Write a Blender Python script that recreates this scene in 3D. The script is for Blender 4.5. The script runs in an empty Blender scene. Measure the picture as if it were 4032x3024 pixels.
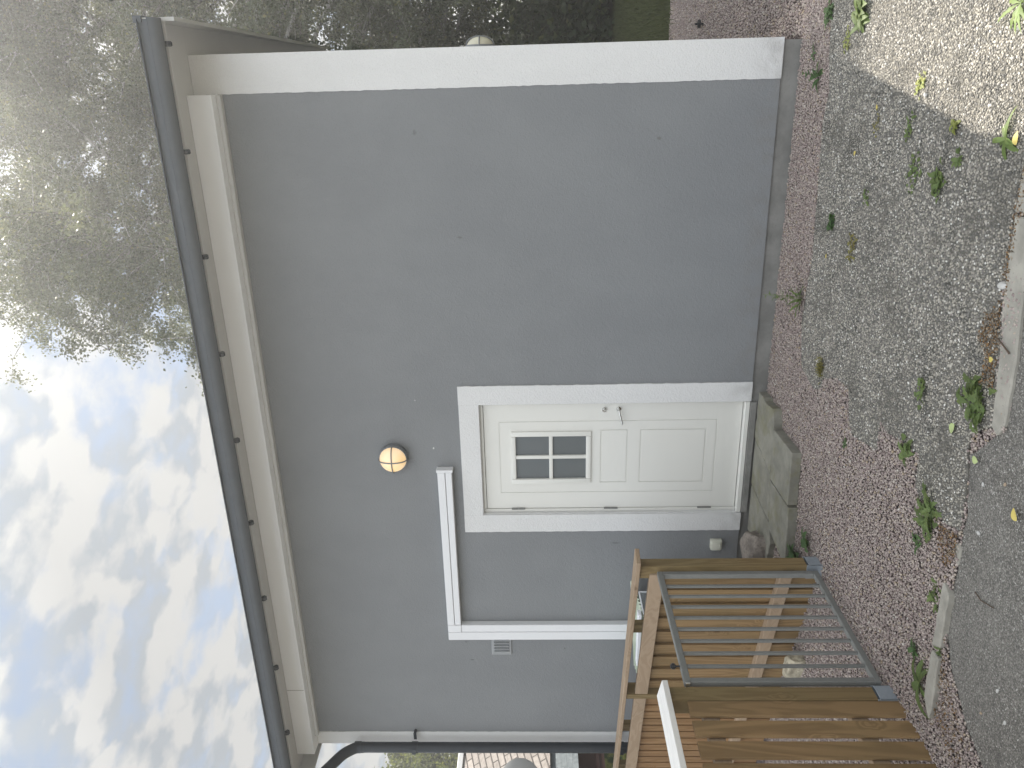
import bpy, bmesh, math, random
import numpy as np
from mathutils import Vector, Matrix
random.seed(7); rng = np.random.default_rng(11)
S = bpy.context.scene; COL = S.collection
GZ = -0.15                                   # gravel level; 0 is the door sill

# ------------------------------------------------------------------ camera (photo was taken with the phone turned on its side)
yaw, pit, rol = 0.3713, 0.0361, -0.0151
F = Vector((-math.sin(yaw)*math.cos(pit), math.cos(yaw)*math.cos(pit), math.sin(pit)))
R = Vector((math.cos(yaw), math.sin(yaw), 0)); U = R.cross(F)
R2 = R*math.cos(rol)+U*math.sin(rol); U2 = -R*math.sin(rol)+U*math.cos(rol)
cam = bpy.data.cameras.new('camera'); co = bpy.data.objects.new('camera', cam); COL.objects.link(co)
mx = Matrix((-U2, R2, -F)).transposed().to_4x4(); mx.translation = Vector((0, -5.6163, 1.6023))
co.matrix_world = mx; cam.sensor_width = 36; cam.lens = 3045.5/4032*36; cam.clip_end = 2000; cam.clip_start = .05
S.camera = co

# ------------------------------------------------------------------ sun, sky, exposure
SUN_EL = math.radians(49.5); SUN_AZ = math.atan2(.196, .98)       # azimuth from +Y towards +X
sd = Vector((math.sin(SUN_AZ)*math.cos(SUN_EL), math.cos(SUN_AZ)*math.cos(SUN_EL), math.sin(SUN_EL)))
sl = bpy.data.lights.new('sun', 'SUN'); sl.energy = 5.0; sl.angle = math.radians(.6); sl.color = (1, .93, .83)
so = bpy.data.objects.new('sun', sl); COL.objects.link(so); so.rotation_euler = sd.to_track_quat('Z', 'Y').to_euler()
W = bpy.data.worlds.new('World'); S.world = W; W.use_nodes = True
def build_world():
    t = W.node_tree; n = t.nodes; l = t.links; n.clear()
    def N(k, **kw):
        x = n.new(k)
        for a, b in kw.items(): setattr(x, a, b)
        return x
    def mth(op, a, b=None, c=None, clamp=False):
        x = N('ShaderNodeMath', operation=op, use_clamp=clamp)
        for i, v in enumerate((a, b, c)):
            if v is None: continue
            if isinstance(v, (int, float)): x.inputs[i].default_value = v
            else: l.new(v, x.inputs[i])
        return x.outputs[0]
    sky = N('ShaderNodeTexSky', sky_type='NISHITA', sun_disc=False); sky.sun_elevation = SUN_EL; sky.sun_rotation = SUN_AZ
    sky.altitude = 50; sky.air_density = 1.0; sky.dust_density = .6
    tc = N('ShaderNodeTexCoord'); sp = N('ShaderNodeSeparateXYZ'); l.new(tc.outputs['Generated'], sp.inputs[0])
    z = mth('ADD', mth('MAXIMUM', sp.outputs[2], 0), .10)
    px = mth('DIVIDE', sp.outputs[0], z); py = mth('DIVIDE', sp.outputs[1], z)
    cb = N('ShaderNodeCombineXYZ'); l.new(px, cb.inputs[0]); l.new(py, cb.inputs[1])
    mp = N('ShaderNodeMapping'); mp.inputs['Rotation'].default_value = (0, 0, math.radians(-20)); mp.inputs['Scale'].default_value = (1.1, .92, 1)
    mp.inputs['Location'].default_value = (3.1, .4, 0)
    l.new(cb.outputs[0], mp.inputs[0])
    def noise(sc, det, ro, dist, loc=0):
        a = N('ShaderNodeTexNoise', noise_dimensions='3D'); a.inputs['Scale'].default_value = sc; a.inputs['Detail'].default_value = det
        a.inputs['Roughness'].default_value = ro; a.inputs['Distortion'].default_value = dist
        if loc:
            v = N('ShaderNodeVectorMath', operation='ADD'); v.inputs[1].default_value = (loc, loc*.7, loc); l.new(mp.outputs[0], v.inputs[0]); l.new(v.outputs[0], a.inputs[0])
        else: l.new(mp.outputs[0], a.inputs[0])
        return a.outputs[0]
    big = noise(1.7, 3, .5, .4); puff = noise(9.0, 9, .60, .2, 4.0)
    wn = N('ShaderNodeTexNoise'); wn.inputs['Scale'].default_value = 5.0; wn.inputs['Detail'].default_value = 5; l.new(mp.outputs[0], wn.inputs[0])
    wa = N('ShaderNodeVectorMath', operation='MULTIPLY_ADD'); l.new(wn.outputs[1], wa.inputs[0]); wa.inputs[1].default_value = (.22, .22, .22); l.new(mp.outputs[0], wa.inputs[2])
    def cell(sc, src):
        v = N('ShaderNodeTexVoronoi', feature='F1'); v.inputs['Scale'].default_value = sc; v.inputs['Detail'].default_value = 2; v.inputs['Roughness'].default_value = .5
        l.new(src, v.inputs['Vector']); return v.outputs[0]
    lump = cell(4.8, wa.outputs[0])
    d = mth('ADD', mth('ADD', mth("MULTIPLY", big, .45), mth("MULTIPLY", puff, .55)), mth('MULTIPLY', mth('SUBTRACT', .50, lump), .30))
    # the same field a little towards the sun: rims that face it are bright, far sides greyer
    of = N('ShaderNodeVectorMath', operation='ADD'); l.new(wa.outputs[0], of.inputs[0]); of.inputs[1].default_value = (.04, .10, 0)
    rim = mth('SUBTRACT', cell(4.8, of.outputs[0]), lump)
    rp = N('ShaderNodeMapRange', interpolation_type='SMOOTHSTEP'); l.new(d, rp.inputs[0]); rp.inputs[1].default_value = .18; rp.inputs[2].default_value = .42
    dens = rp.outputs[0]
    # cloud tone: bright rims, greyer blue bellies
    sh = noise(3.6, 9, .60, .3, 9.0)
    sr = N('ShaderNodeMapRange', interpolation_type='SMOOTHSTEP'); l.new(sh, sr.inputs[0]); sr.inputs[1].default_value = .38; sr.inputs[2].default_value = .62
    cc = N('ShaderNodeMixRGB'); l.new(mth('ADD', mth('MULTIPLY', rim, 3.4), sr.outputs[0], clamp=True), cc.inputs[0]); cc.inputs[1].default_value = (.56, .625, .70, 1); cc.inputs[2].default_value = (.92, .92, .91, 1)
    # added fill light: the unseen sky behind and above the camera is brightened; towards the sun the veil glows
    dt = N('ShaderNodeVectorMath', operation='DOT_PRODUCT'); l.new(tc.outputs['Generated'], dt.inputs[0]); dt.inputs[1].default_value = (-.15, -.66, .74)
    fill = mth('MULTIPLY', mth('MAXIMUM', dt.outputs['Value'], 0), SKY_FILL)
    ds = N('ShaderNodeVectorMath', operation='DOT_PRODUCT'); l.new(tc.outputs['Generated'], ds.inputs[0]); ds.inputs[1].default_value = sd[:]
    glow = mth('MULTIPLY', mth('POWER', mth('MAXIMUM', ds.outputs['Value'], 0), 14), .6)
    st = mth('ADD', mth('ADD', fill, glow), CLOUD_ST)
    b1 = N('ShaderNodeBackground'); l.new(sky.outputs[0], b1.inputs[0]); b1.inputs[1].default_value = .065
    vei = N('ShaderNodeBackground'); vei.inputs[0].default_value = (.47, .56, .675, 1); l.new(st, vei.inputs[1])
    mv = N('ShaderNodeMixShader'); mv.inputs[0].default_value = .62; l.new(b1.outputs[0], mv.inputs[1]); l.new(vei.outputs[0], mv.inputs[2])
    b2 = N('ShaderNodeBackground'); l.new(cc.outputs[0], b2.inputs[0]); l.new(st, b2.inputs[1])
    m = N('ShaderNodeMixShader'); l.new(dens, m.inputs[0]); l.new(mv.outputs[0], m.inputs[1]); l.new(b2.outputs[0], m.inputs[2])
    o = N('ShaderNodeOutputWorld'); l.new(m.outputs[0], o.inputs[0])
CLOUD_ST = .222; SKY_FILL = .85
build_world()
S.view_settings.view_transform = 'Standard'; S.view_settings.look = 'None'; S.view_settings.exposure = 1.4; S.view_settings.gamma = 1
S.cycles.max_bounces = 8; S.cycles.transparent_max_bounces = 8

# ------------------------------------------------------------------ material helpers
class G:
    def __init__(s, name, rough=.7, spec=.4):
        s.m = bpy.data.materials.new(name); s.m.use_nodes = True; s.t = s.m.node_tree; s.n = s.t.nodes; s.l = s.t.links
        s.b = s.n['Principled BSDF']; s.b.inputs['Roughness'].default_value = rough; s.b.inputs['Specular IOR Level'].default_value = spec
        s.tc = s.n.new('ShaderNodeTexCoord')
    def N(s, k, **kw):
        x = s.n.new(k)
        for a, b in kw.items(): setattr(x, a, b)
        return x
    def put(s, sock, v):
        if isinstance(v, (int, float)): sock.default_value = v
        elif isinstance(v, tuple): sock.default_value = (v+(1,))[:4] if sock.type == 'RGBA' else v
        else: s.l.new(v, sock)
    def math(s, op, a, b=0.0, c=None, clamp=False):
        x = s.N('ShaderNodeMath', operation=op, use_clamp=clamp); s.put(x.inputs[0], a); s.put(x.inputs[1], b)
        if c is not None: s.put(x.inputs[2], c)
        return x.outputs[0]
    def map(s, scale=(1, 1, 1), rot=(0, 0, 0), loc=(0, 0, 0), src='Object'):
        x = s.N('ShaderNodeMapping'); s.put(x.inputs[0], s.tc.outputs[src] if isinstance(src, str) else src)
        x.inputs['Scale'].default_value = scale; x.inputs['Rotation'].default_value = rot; x.inputs['Location'].default_value = loc
        return x.outputs[0]
    def noise(s, sc, det=4, ro=.5, v=None, dist=0, col=False):
        x = s.N('ShaderNodeTexNoise'); s.put(x.inputs['Vector'], s.tc.outputs['Object'] if v is None else v)
        x.inputs['Scale'].default_value = sc; x.inputs['Detail'].default_value = det; x.inputs['Roughness'].default_value = ro; x.inputs['Distortion'].default_value = dist
        return x.outputs[1 if col else 0]
    def vor(s, sc, v=None, feat='F1', out='Distance', rand=1.0):
        x = s.N('ShaderNodeTexVoronoi', feature=feat); s.put(x.inputs['Vector'], s.tc.outputs['Object'] if v is None else v); x.inputs['Scale'].default_value = sc
        x.inputs['Randomness'].default_value = rand
        return x.outputs[out]
    def mr(s, v, a, b, c=0., d=1., smooth=True):
        x = s.N('ShaderNodeMapRange', interpolation_type='SMOOTHSTEP' if smooth else 'LINEAR'); s.put(x.inputs[0], v)
        for i, q in enumerate((a, b, c, d)): x.inputs[i+1].default_value = q
        return x.outputs[0]
    def mix(s, f, a, b, mode='MIX'):
        x = s.N('ShaderNodeMixRGB', blend_type=mode); s.put(x.inputs[0], f); s.put(x.inputs[1], a); s.put(x.inputs[2], b); return x.outputs[0]
    def ramp(s, v, pts, const=False):
        x = s.N('ShaderNodeValToRGB'); s.put(x.inputs[0], v); e = x.color_ramp.elements
        if const: x.color_ramp.interpolation = 'CONSTANT'
        while len(e) < len(pts): e.new(.5)
        for i, (p, c) in enumerate(pts): e[i].position = p; e[i].color = (c+(1,))[:4]
        return x.outputs[0]
    def island(s): return s.N('ShaderNodeNewGeometry').outputs['Random Per Island']
    def bump(s, h, st=.3, d=.002, chain=None):
        x = s.N('ShaderNodeBump'); x.inputs['Strength'].default_value = st; x.inputs['Distance'].default_value = d; s.put(x.inputs['Height'], h)
        if chain is not None: s.l.new(chain, x.inputs['Normal'])
        s.l.new(x.outputs[0], s.b.inputs['Normal']); return x.outputs[0]
    def base(s, v): s.put(s.b.inputs['Base Color'], v); return s
    def rough(s, v): s.put(s.b.inputs['Roughness'], v); return s

def plaster(name, c, dark, marks=(), bs=.9):
    g = G(name, .9, .2)
    big = g.noise(1.3, 5, .6); streak = g.noise(1.2, 4, .6, g.map((1.6, 1.6, .8)))
    f = g.math('ADD', g.math('MULTIPLY', big, .6), g.math('MULTIPLY', streak, .4))
    col = g.mix(g.mr(f, .38, .62), dark, c)
    fine = g.noise(150, 3, .7); col = g.mix(.16, col, g.mix(fine, (.02,)*3, tuple(min(1, 2*x) for x in c)))
    # rain splash just above the plinth
    sx = g.N('ShaderNodeSeparateXYZ'); g.put(sx.inputs[0], g.tc.outputs['Object'])
    sp = g.math('MULTIPLY', g.mr(sx.outputs[2], .22, -.04), g.mr(g.noise(9, 4), .35, .7))
    col = g.mix(g.math('MULTIPLY', sp, .35), col, (.20, .185, .17))
    for (x, z, rx, rz, cc, a) in marks:
        v = g.N('ShaderNodeCombineXYZ')
        g.put(v.inputs[0], g.math('MULTIPLY', g.math('SUBTRACT', sx.outputs[0], x), 1/rx)); g.put(v.inputs[1], g.math('MULTIPLY', g.math('SUBTRACT', sx.outputs[2], z), 1/rz))
        le = g.N('ShaderNodeVectorMath', operation='LENGTH'); g.put(le.inputs[0], v.outputs[0])
        d = g.math('ADD', le.outputs['Value'], g.math('MULTIPLY', g.noise(110, 2), 1.1))
        col = g.mix(g.math('MULTIPLY', g.mr(d, 1.35, .9), a), col, cc)
    g.base(col)
    v1 = g.vor(85, g.map((1, 1, 1)), 'SMOOTH_F1'); n1 = g.noise(120, 4, .6); n2 = g.noise(34, 3, .5)
    h = g.math('ADD', g.math('MULTIPLY', v1, .5), g.math('ADD', n1, g.math('MULTIPLY', n2, .6)))
    g.bump(h, bs, .0035)
    return g.m
def paint(name, c, rough=.5, var=.12, bump=.1):
    g = G(name, rough, .4)
    f = g.noise(5, 5, .6); g.base(g.mix(g.math('MULTIPLY', f, var*2), c, tuple(x*.72 for x in c)))
    g.bump(g.noise(60, 3, .6), bump, .001); return g.m
def wood(name, c1, c2, knot=(.10, .055, .025), axis=2, per_island=True, green=0., scale=1.):
    g = G(name, .62, .25)
    v = g.tc.outputs['Object']
    if per_island:
        r = g.island(); off = g.N('ShaderNodeVectorMath', operation='SCALE'); off.inputs[0].default_value = (7.3, 5.1, 9.7); g.put(off.inputs['Scale'], g.math('MULTIPLY', r, 5.0))
        a = g.N('ShaderNodeVectorMath', operation='ADD'); g.put(a.inputs[0], v); g.put(a.inputs[1], off.outputs[0]); v = a.outputs[0]
    sc = [1., 1., 1.]; sc[axis] = .10
    kv = [1., 1., 1.]; kv[axis] = .55
    vs = g.map(tuple(sc), src=v)
    # knots: the ring spacing bends round them
    kn = g.N('ShaderNodeVectorMath', operation='MULTIPLY_ADD'); g.put(kn.inputs[0], g.noise(14, 2, .5, v, col=True)); kn.inputs[1].default_value = (.05, .05, .05); g.put(kn.inputs[2], g.map(tuple(kv), src=v))
    kd = g.vor(5.0*scale, kn.outputs[0]); kb = g.mr(kd, .30, .0)
    warp = g.math('ADD', g.noise(5, 3, .5, vs, .6), g.math('MULTIPLY', kb, .34))
    rings = g.math('SINE', g.math('MULTIPLY', warp, 78.0))
    fib = g.noise(150, 3, .7, vs)
    t = g.math('ADD', g.math('MULTIPLY', g.mr(rings, -1, 1), .55), g.math('MULTIPLY', fib, .45))
    col = g.mix(t, c1, c2)
    broad = g.noise(1.6, 3, .5, vs); col = g.mix(g.math('MULTIPLY', g.mr(broad, .4, .65), .45), col, tuple(x*.72 for x in c2))
    if green: col = g.mix(g.math('MULTIPLY', g.mr(g.noise(2.3, 3), .35, .7), green), col, (.15, .135, .06))
    if per_island: col = g.mix(g.math('MULTIPLY', g.mr(r, 0, 1, smooth=False), .35), col, tuple(x*.6 for x in c1))
    col = g.mix(g.mr(kd, .11, .03, 0, .5), col, knot)
    g.base(col); g.rough(g.mr(t, 0, 1, .55, .75)); g.bump(t, .35, .0012); return g.m
def metal(name, c, rough, met=1., var=.2, sc=8):
    g = G(name, rough, .5); g.b.inputs['Metallic'].default_value = met
    f = g.noise(sc, 5, .65); g.base(g.mix(g.math('MULTIPLY', f, var*2), c, tuple(x*.55 for x in c)))
    g.rough(g.mr(g.noise(sc*3, 3), .3, .7, rough-.08, rough+.12)); g.bump(g.noise(90, 2), .06, .001); return g.m

MARKS = [(-2.735, 2.469, .016, .010, (.62, .63, .60), .9), (-2.313, 2.59, .010, .010, (.5, .5, .5), .6), (-3.64, .985, .012, .06, (.10, .105, .115), .55),
         (-4.663, 2.299, .018, .012, (.09, .09, .10), .6), (-4.865, 2.252, .009, .028, (.08, .08, .09), .7), (-4.742, 1.415, .010, .009, (.04, .04, .04), .8),
         (-.304, 2.447, .03, .02, (.13, .13, .135), .5), (-1.037, 2.17, .012, .03, (.12, .12, .12), .6), (-.384, .755, .018, .024, (.14, .135, .13), .6), (-4.6, 1.584, .01, .02, (.07, .07, .08), .5)]
GREY = (.222, .230, .237); GREYD = (.203, .210, .218)
m_grey = plaster('grey plaster', GREY, GREYD, MARKS)
m_white = plaster('white plaster', (.715, .715, .71), (.675, .675, .67), (), 1.0)
m_whitewood = paint('white painted board', (.86, .875, .90), .6, .06, .1)
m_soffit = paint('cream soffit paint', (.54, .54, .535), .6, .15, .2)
m_door = paint('off white door paint', (.70, .695, .655), .42, .05, .05)
m_seam = paint('dark door seal', (.10, .10, .10), .8)
m_gutter = metal('anthracite sheet metal', (.105, .115, .128), .85, .0, .2); m_gutter.node_tree.nodes['Principled BSDF'].inputs['Specular IOR Level'].default_value = .12
m_pipe = metal('anthracite pipe metal', (.020, .025, .033), .45, .15, .2)
m_gate = metal('galvanised tube', (.235, .24, .228), .5, .3, .3, 14)
m_zinc = metal('galvanised post shoe', (.40, .45, .50), .5, .5, .3, 22)
m_chrome = metal('brushed steel', (.62, .62, .60), .24, 1., .1)
m_brass = metal('worn brass', (.35, .26, .15), .35, 1., .2)
m_lampcase = metal('slate lamp casing', (.21, .225, .24), .5, .1, .2)
m_black = paint('black plastic', (.02, .02, .024), .35)
m_plastic = paint('ivory plastic', (.62, .62, .53), .45, .08, .05)
m_duct = paint('white plastic trunking', (.74, .745, .76), .4, .08, .03)
m_ventm = paint('light grey vent paint', (.30, .31, .32), .5, .1, .03)
m_leafyellow = paint('yellow leaf', (.62, .50, .14), .6, .5, .2)
m_boards = wood('brown board wood', (.305, .195, .092), (.175, .108, .048), green=.2)
m_slats = wood('warm slat wood', (.35, .205, .095), (.22, .118, .048), green=.1)
m_post = wood('green brown post wood', (.27, .19, .088), (.15, .10, .042), green=.3)
m_railw = wood('pale rail wood', (.39, .29, .20), (.30, .215, .14), axis=0)
m_capw = wood('bleached cap wood', (.80, .785, .75), (.70, .685, .65), knot=(.35, .33, .3), axis=1, per_island=False)

def concrete(name, c, sc=1., moss=0.):
    g = G(name, .92, .2); f = g.noise(4*sc, 6, .65); f2 = g.noise(40, 4, .7)
    col = g.mix(g.mr(f, .3, .7), tuple(x*.62 for x in c), c); col = g.mix(g.math('MULTIPLY', f2, .5), col, tuple(x*.55 for x in c))
    pit_ = g.vor(42, None); col = g.mix(g.mr(pit_, .13, .05, 0, .6), col, tuple(x*.35 for x in c))
    if moss: col = g.mix(g.math('MULTIPLY', g.mr(g.noise(7, 5, .7), .48, .66), moss), col, (.17, .16, .08))
    g.base(col); h = g.math('ADD', g.math('MULTIPLY', f2, .7), g.math('MULTIPLY', g.mr(pit_, .15, .03), -.6)); g.bump(h, .7, .003); return g.m
m_plinth = concrete('plinth concrete', (.27, .265, .25)); m_paver = concrete('mossy paving concrete', (.30, .29, .245), 1.6, .5)
m_kerb = concrete('pale kerb concrete', (.41, .39, .34), 2.5)

# ------------------------------------------------------------------ mesh helpers
class MB:
    def __init__(s): s.b = bmesh.new()
    def _add(s, nb, mat=None):
        if mat is not None: bmesh.ops.transform(nb, matrix=mat, verts=nb.verts)
        me = bpy.data.meshes.new('t'); nb.to_mesh(me); nb.free(); s.b.from_mesh(me); bpy.data.meshes.remove(me); return s
    def box(s, x0, x1, y0, y1, z0, z1, bev=0., mat=None, seg=1):
        n = bmesh.new(); bmesh.ops.create_cube(n, size=1)
        for v in n.verts: v.co = Vector((x0+(v.co.x+.5)*(x1-x0), y0+(v.co.y+.5)*(y1-y0), z0+(v.co.z+.5)*(z1-z0)))
        if bev: bmesh.ops.bevel(n, geom=n.edges[:], offset=bev, segments=seg, affect='EDGES', profile=.6)
        return s._add(n, mat)
    def prism(s, pts, z0, z1, bev=0., mat=None):
        n = bmesh.new(); a = [n.verts.new((p[0], p[1], z0)) for p in pts]; b = [n.verts.new((p[0], p[1], z1)) for p in pts]
        n.faces.new(a[::-1]); n.faces.new(b)
        for i in range(len(pts)): j = (i+1) % len(pts); n.faces.new((a[i], a[j], b[j], b[i]))
        bmesh.ops.recalc_face_normals(n, faces=n.faces[:])
        if bev: bmesh.ops.bevel(n, geom=n.edges[:], offset=bev, segments=1, affect='EDGES')
        return s._add(n, mat)
    def cyl(s, c, r, h, axis='Z', seg=24, r2=None, bev=0.):
        n = bmesh.new(); bmesh.ops.create_cone(n, cap_ends=True, segments=seg, radius1=r, radius2=r if r2 is None else r2, depth=h)
        if bev: bmesh.ops.bevel(n, geom=[e for e in n.edges if len(e.link_faces) == 2 and abs(e.link_faces[0].normal.angle(e.link_faces[1].normal)) > .8], offset=bev, segments=2, affect='EDGES')
        m = Matrix.Translation(c) @ {'Z': Matrix(), 'Y': Matrix.Rotation(math.pi/2, 4, 'X'), 'X': Matrix.Rotation(math.pi/2, 4, 'Y')}[axis]
        return s._add(n, m)
    def tube(s, pts, r, seg=10, caps=True):
        pts = [Vector(p) for p in pts]; rs = r if isinstance(r, (list, tuple)) else [r]*len(pts); n = bmesh.new(); rings = []; up = Vector((.123, .97, .31)).normalized()
        for i, p in enumerate(pts):
            t = (pts[min(i+1, len(pts)-1)]-pts[max(i-1, 0)]).normalized(); a = t.cross(up).normalized(); b = t.cross(a); up = a.cross(t) if a.length else up
            rings.append([n.verts.new(p+(a*math.cos(k*2*math.pi/seg)+b*math.sin(k*2*math.pi/seg))*rs[i]) for k in range(seg)])
        for i in range(len(rings)-1):
            for k in range(seg): n.faces.new((rings[i][k], rings[i][(k+1) % seg], rings[i+1][(k+1) % seg], rings[i+1][k]))
        if caps: n.faces.new(rings[0][::-1]); n.faces.new(rings[-1])
        return s._add(n)
    def face(s, pts):
        s.b.faces.new([s.b.verts.new(p) for p in pts]); return s
    def build(s, name, mat, parent=None, smooth=False, recalc=True):
        if recalc: bmesh.ops.recalc_face_normals(s.b, faces=s.b.faces[:])
        me = bpy.data.meshes.new(name); s.b.to_mesh(me); s.b.free(); me.materials.append(mat)
        if smooth: me.shade_smooth(); me.set_sharp_from_angle(angle=math.radians(38))
        o = bpy.data.objects.new(name, me); COL.objects.link(o)
        if parent is not None: o.parent = parent; o.matrix_parent_inverse = world(parent).inverted()
        return o
def world(o):
    m = Matrix.LocRotScale(o.location, o.rotation_euler, o.scale)
    return (world(o.parent) @ o.matrix_parent_inverse @ m) if o.parent else m
def npmesh(name, v, f, mat, parent=None, smooth=False):
    me = bpy.data.meshes.new(name); v = np.ascontiguousarray(v, dtype=np.float32).reshape(-1, 3); f = np.ascontiguousarray(f, dtype=np.int32); k = f.shape[1]
    me.vertices.add(len(v)); me.vertices.foreach_set('co', v.ravel()); me.loops.add(f.size); me.loops.foreach_set('vertex_index', f.ravel())
    me.polygons.add(len(f)); me.polygons.foreach_set('loop_start', np.arange(0, f.size, k, dtype=np.int32))
    if smooth: me.polygons.foreach_set('use_smooth', np.ones(len(f), dtype=bool))
    me.update(calc_edges=True); me.materials.append(mat)
    o = bpy.data.objects.new(name, me); COL.objects.link(o)
    if parent is not None: o.parent = parent; o.matrix_parent_inverse = world(parent).inverted()
    return o
def tag(o, label=None, cat=None, group=None, kind=None):
    for k, v in (('label', label), ('category', cat), ('group', group), ('kind', kind)):
        if v: o[k] = v
    return o
def thing(name, loc, label, cat, group=None, rz=0):
    o = bpy.data.objects.new(name, None); COL.objects.link(o); o.location = loc; o.rotation_euler = (0, 0, rz); o.empty_display_size = .1
    return tag(o, label, cat, group)

# ------------------------------------------------------------------ setting: ground sheets
SLAB = [(2.2, -.5), (.27, -.52), (.07, -.56), (-.08, -.62), (-.31, -.57), (-.53, -.6), (-.8, -.63), (-1.08, -.66), (-1.34, -.62), (-1.55, -.6), (-1.83, -.69), (-1.88, -.96), (-1.83, -1.08),
        (-1.76, -1.09), (-1.68, -1.29), (-1.67, -1.47), (-1.86, -1.55), (-1.9, -1.62), (-1.85, -1.88), (-1.83, -1.93), (-1.68, -1.91), (-1.70, -2.01), (-1.67, -2.17), (-1.66, -2.34),
        (-1.81, -2.35), (-1.85, -2.42), (-1.82, -2.52), (-1.84, -2.63), (-1.80, -2.765), (-1.56, -2.735), (-1.47, -2.70), (-1.38, -2.70), (-1.3, -2.82), (-1.0, -2.785), (-.79, -2.725), (-.4, -2.70), (2.2, -2.66)]
ASPH = [(6, -2.76), (-.4, -2.80), (-.71, -2.83), (-1.0, -2.88), (-1.27, -2.91), (-1.32, -2.85), (-1.41, -2.78), (-1.48, -2.71), (-1.56, -2.74), (-1.7, -2.77), (-1.95, -2.79), (-2.1, -2.795), (-2.25, -2.805), (-2.39, -2.87), (-2.48, -2.98), (-2.55, -3.06), (-2.6, -3.18), (-2.72, -3.4), (-3, -3.7), (-7, -4.6), (-30, -9), (-30, -40), (30, -40), (30, -2.6)]
def inside(P, poly):
    x, y = P[:, 0], P[:, 1]; r = np.zeros(len(P), bool); n = len(poly)
    for i in range(n):
        x0, y0 = poly[i]; x1, y1 = poly[(i+1) % n]
        c = ((y0 > y) != (y1 > y)) & (x < (x1-x0)*(y-y0)/((y1-y0) if y1 != y0 else 1e-9)+x0); r ^= c
    return r
g = G('meadow ground', .95, .1); f = g.noise(.6, 6, .6); g.base(g.mix(g.noise(6, 5, .7), g.mix(f, (.045, .055, .018), (.075, .08, .03)), (.035, .038, .016))); g.bump(g.noise(30, 4), .8, .02); m_meadow = g.m
tag(MB().face([(-150, -150, -.215), (150, -150, -.215), (150, 150, -.215), (-150, 150, -.215)]).build('ground', m_meadow), kind='structure')
g = G('gravel bed', .95, .15)
cv = g.vor(95, None, out='Color'); sx = g.N('ShaderNodeSeparateXYZ'); g.put(sx.inputs[0], cv); dd = g.vor(95)
col = g.ramp(sx.outputs[0], [(0, (.13, .10, .10)), (.35, (.21, .165, .165)), (.6, (.27, .215, .21)), (.85, (.33, .28, .26)), (1, (.42, .38, .35))])
g.base(g.mix(g.mr(dd, .35, .65), col, (.05, .04, .038))); g.bump(dd, 1., .006).node.invert = True; m_gravelbed = g.m
gb = MB(); gb.face([(-8.5, -3.6, -.168), (-2.0, -3.6, -.168), (2.4, -3.6, -.168), (2.4, 5.5, -.168), (-8.5, 5.5, -.168)]); tag(gb.build('gravel_path', m_gravelbed), kind='structure')
# asphalt: fine dark aggregate, worn lighter
g = G('worn asphalt', .9, .25)
cv = g.vor(170, None, out='Color'); sx = g.N('ShaderNodeSeparateXYZ'); g.put(sx.inputs[0], cv); dd = g.vor(170)
col = g.ramp(sx.outputs[0], [(0, (.10, .093, .082)), (.4, (.17, .160, .143)), (.75, (.225, .212, .19)), (.93, (.31, .295, .265)), (1, (.5, .49, .46))])
col = g.mix(g.mr(g.noise(2.2, 6, .65), .35, .7, 0, .55), col, (.235, .225, .205)); col = g.mix(g.mr(g.noise(11, 5, .7), .56, .7, 0, .5), col, (.075, .07, .066))
g.base(g.mix(g.mr(dd, .4, .7, 0, .6), col, (.05, .048, .045))); g.bump(g.math('SUBTRACT', g.noise(14, 3), g.math('MULTIPLY', dd, .9)), .9, .004); m_asph = g.m
def rough_edge(poly, amp, step=.03, seed=1):
    r = random.Random(seed); out = []
    for i, (x, y) in enumerate(poly):
        x1, y1 = poly[(i+1) % len(poly)]; L = math.hypot(x1-x, y1-y); n = max(1, int(min(L, 2)/step)) if L < 2 else 1
        for k in range(n):
            a = k/n; out.append((x+(x1-x)*a+r.uniform(-amp, amp)*(L < 2), y+(y1-y)*a+r.uniform(-amp, amp)*(L < 2)))
    return out
def sheet(name, poly, z, mat, thick=.03):
    n = bmesh.new(); a = [n.verts.new((x, y, z)) for x, y in poly]; fc = n.faces.new(a)
    if fc.normal.z < 0 or True:
        n.normal_update()
        if fc.normal.z < 0: fc.normal_flip()
    r = bmesh.ops.triangulate(n, faces=[fc])
    ed = [e for e in n.edges if e.is_boundary]; ex = bmesh.ops.extrude_edge_only(n, edges=ed)
    for v in ex['geom']:
        if isinstance(v, bmesh.types.BMVert): v.co.z -= thick
    b = MB(); b._add(n); return b.build(name, mat, recalc=False)
tag(sheet('asphalt_road', rough_edge(ASPH, .008, .035, 3), -.158, m_asph, .05), kind='structure')
g = G('slab mortar', .95, .15); nn = g.noise(40, 5, .7)
cl = g.mix(nn, (.09, .085, .075), (.175, .165, .142)); cl = g.mix(g.mr(g.noise(5, 5, .6), .5, .65, 0, .7), cl, (.05, .05, .045)); g.base(cl); g.bump(nn, .8, .004); m_mortar = g.m
tag(sheet('pebble_paving', rough_edge(SLAB, .005, .05, 5), -.153, m_mortar, .03), kind='structure')

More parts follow.
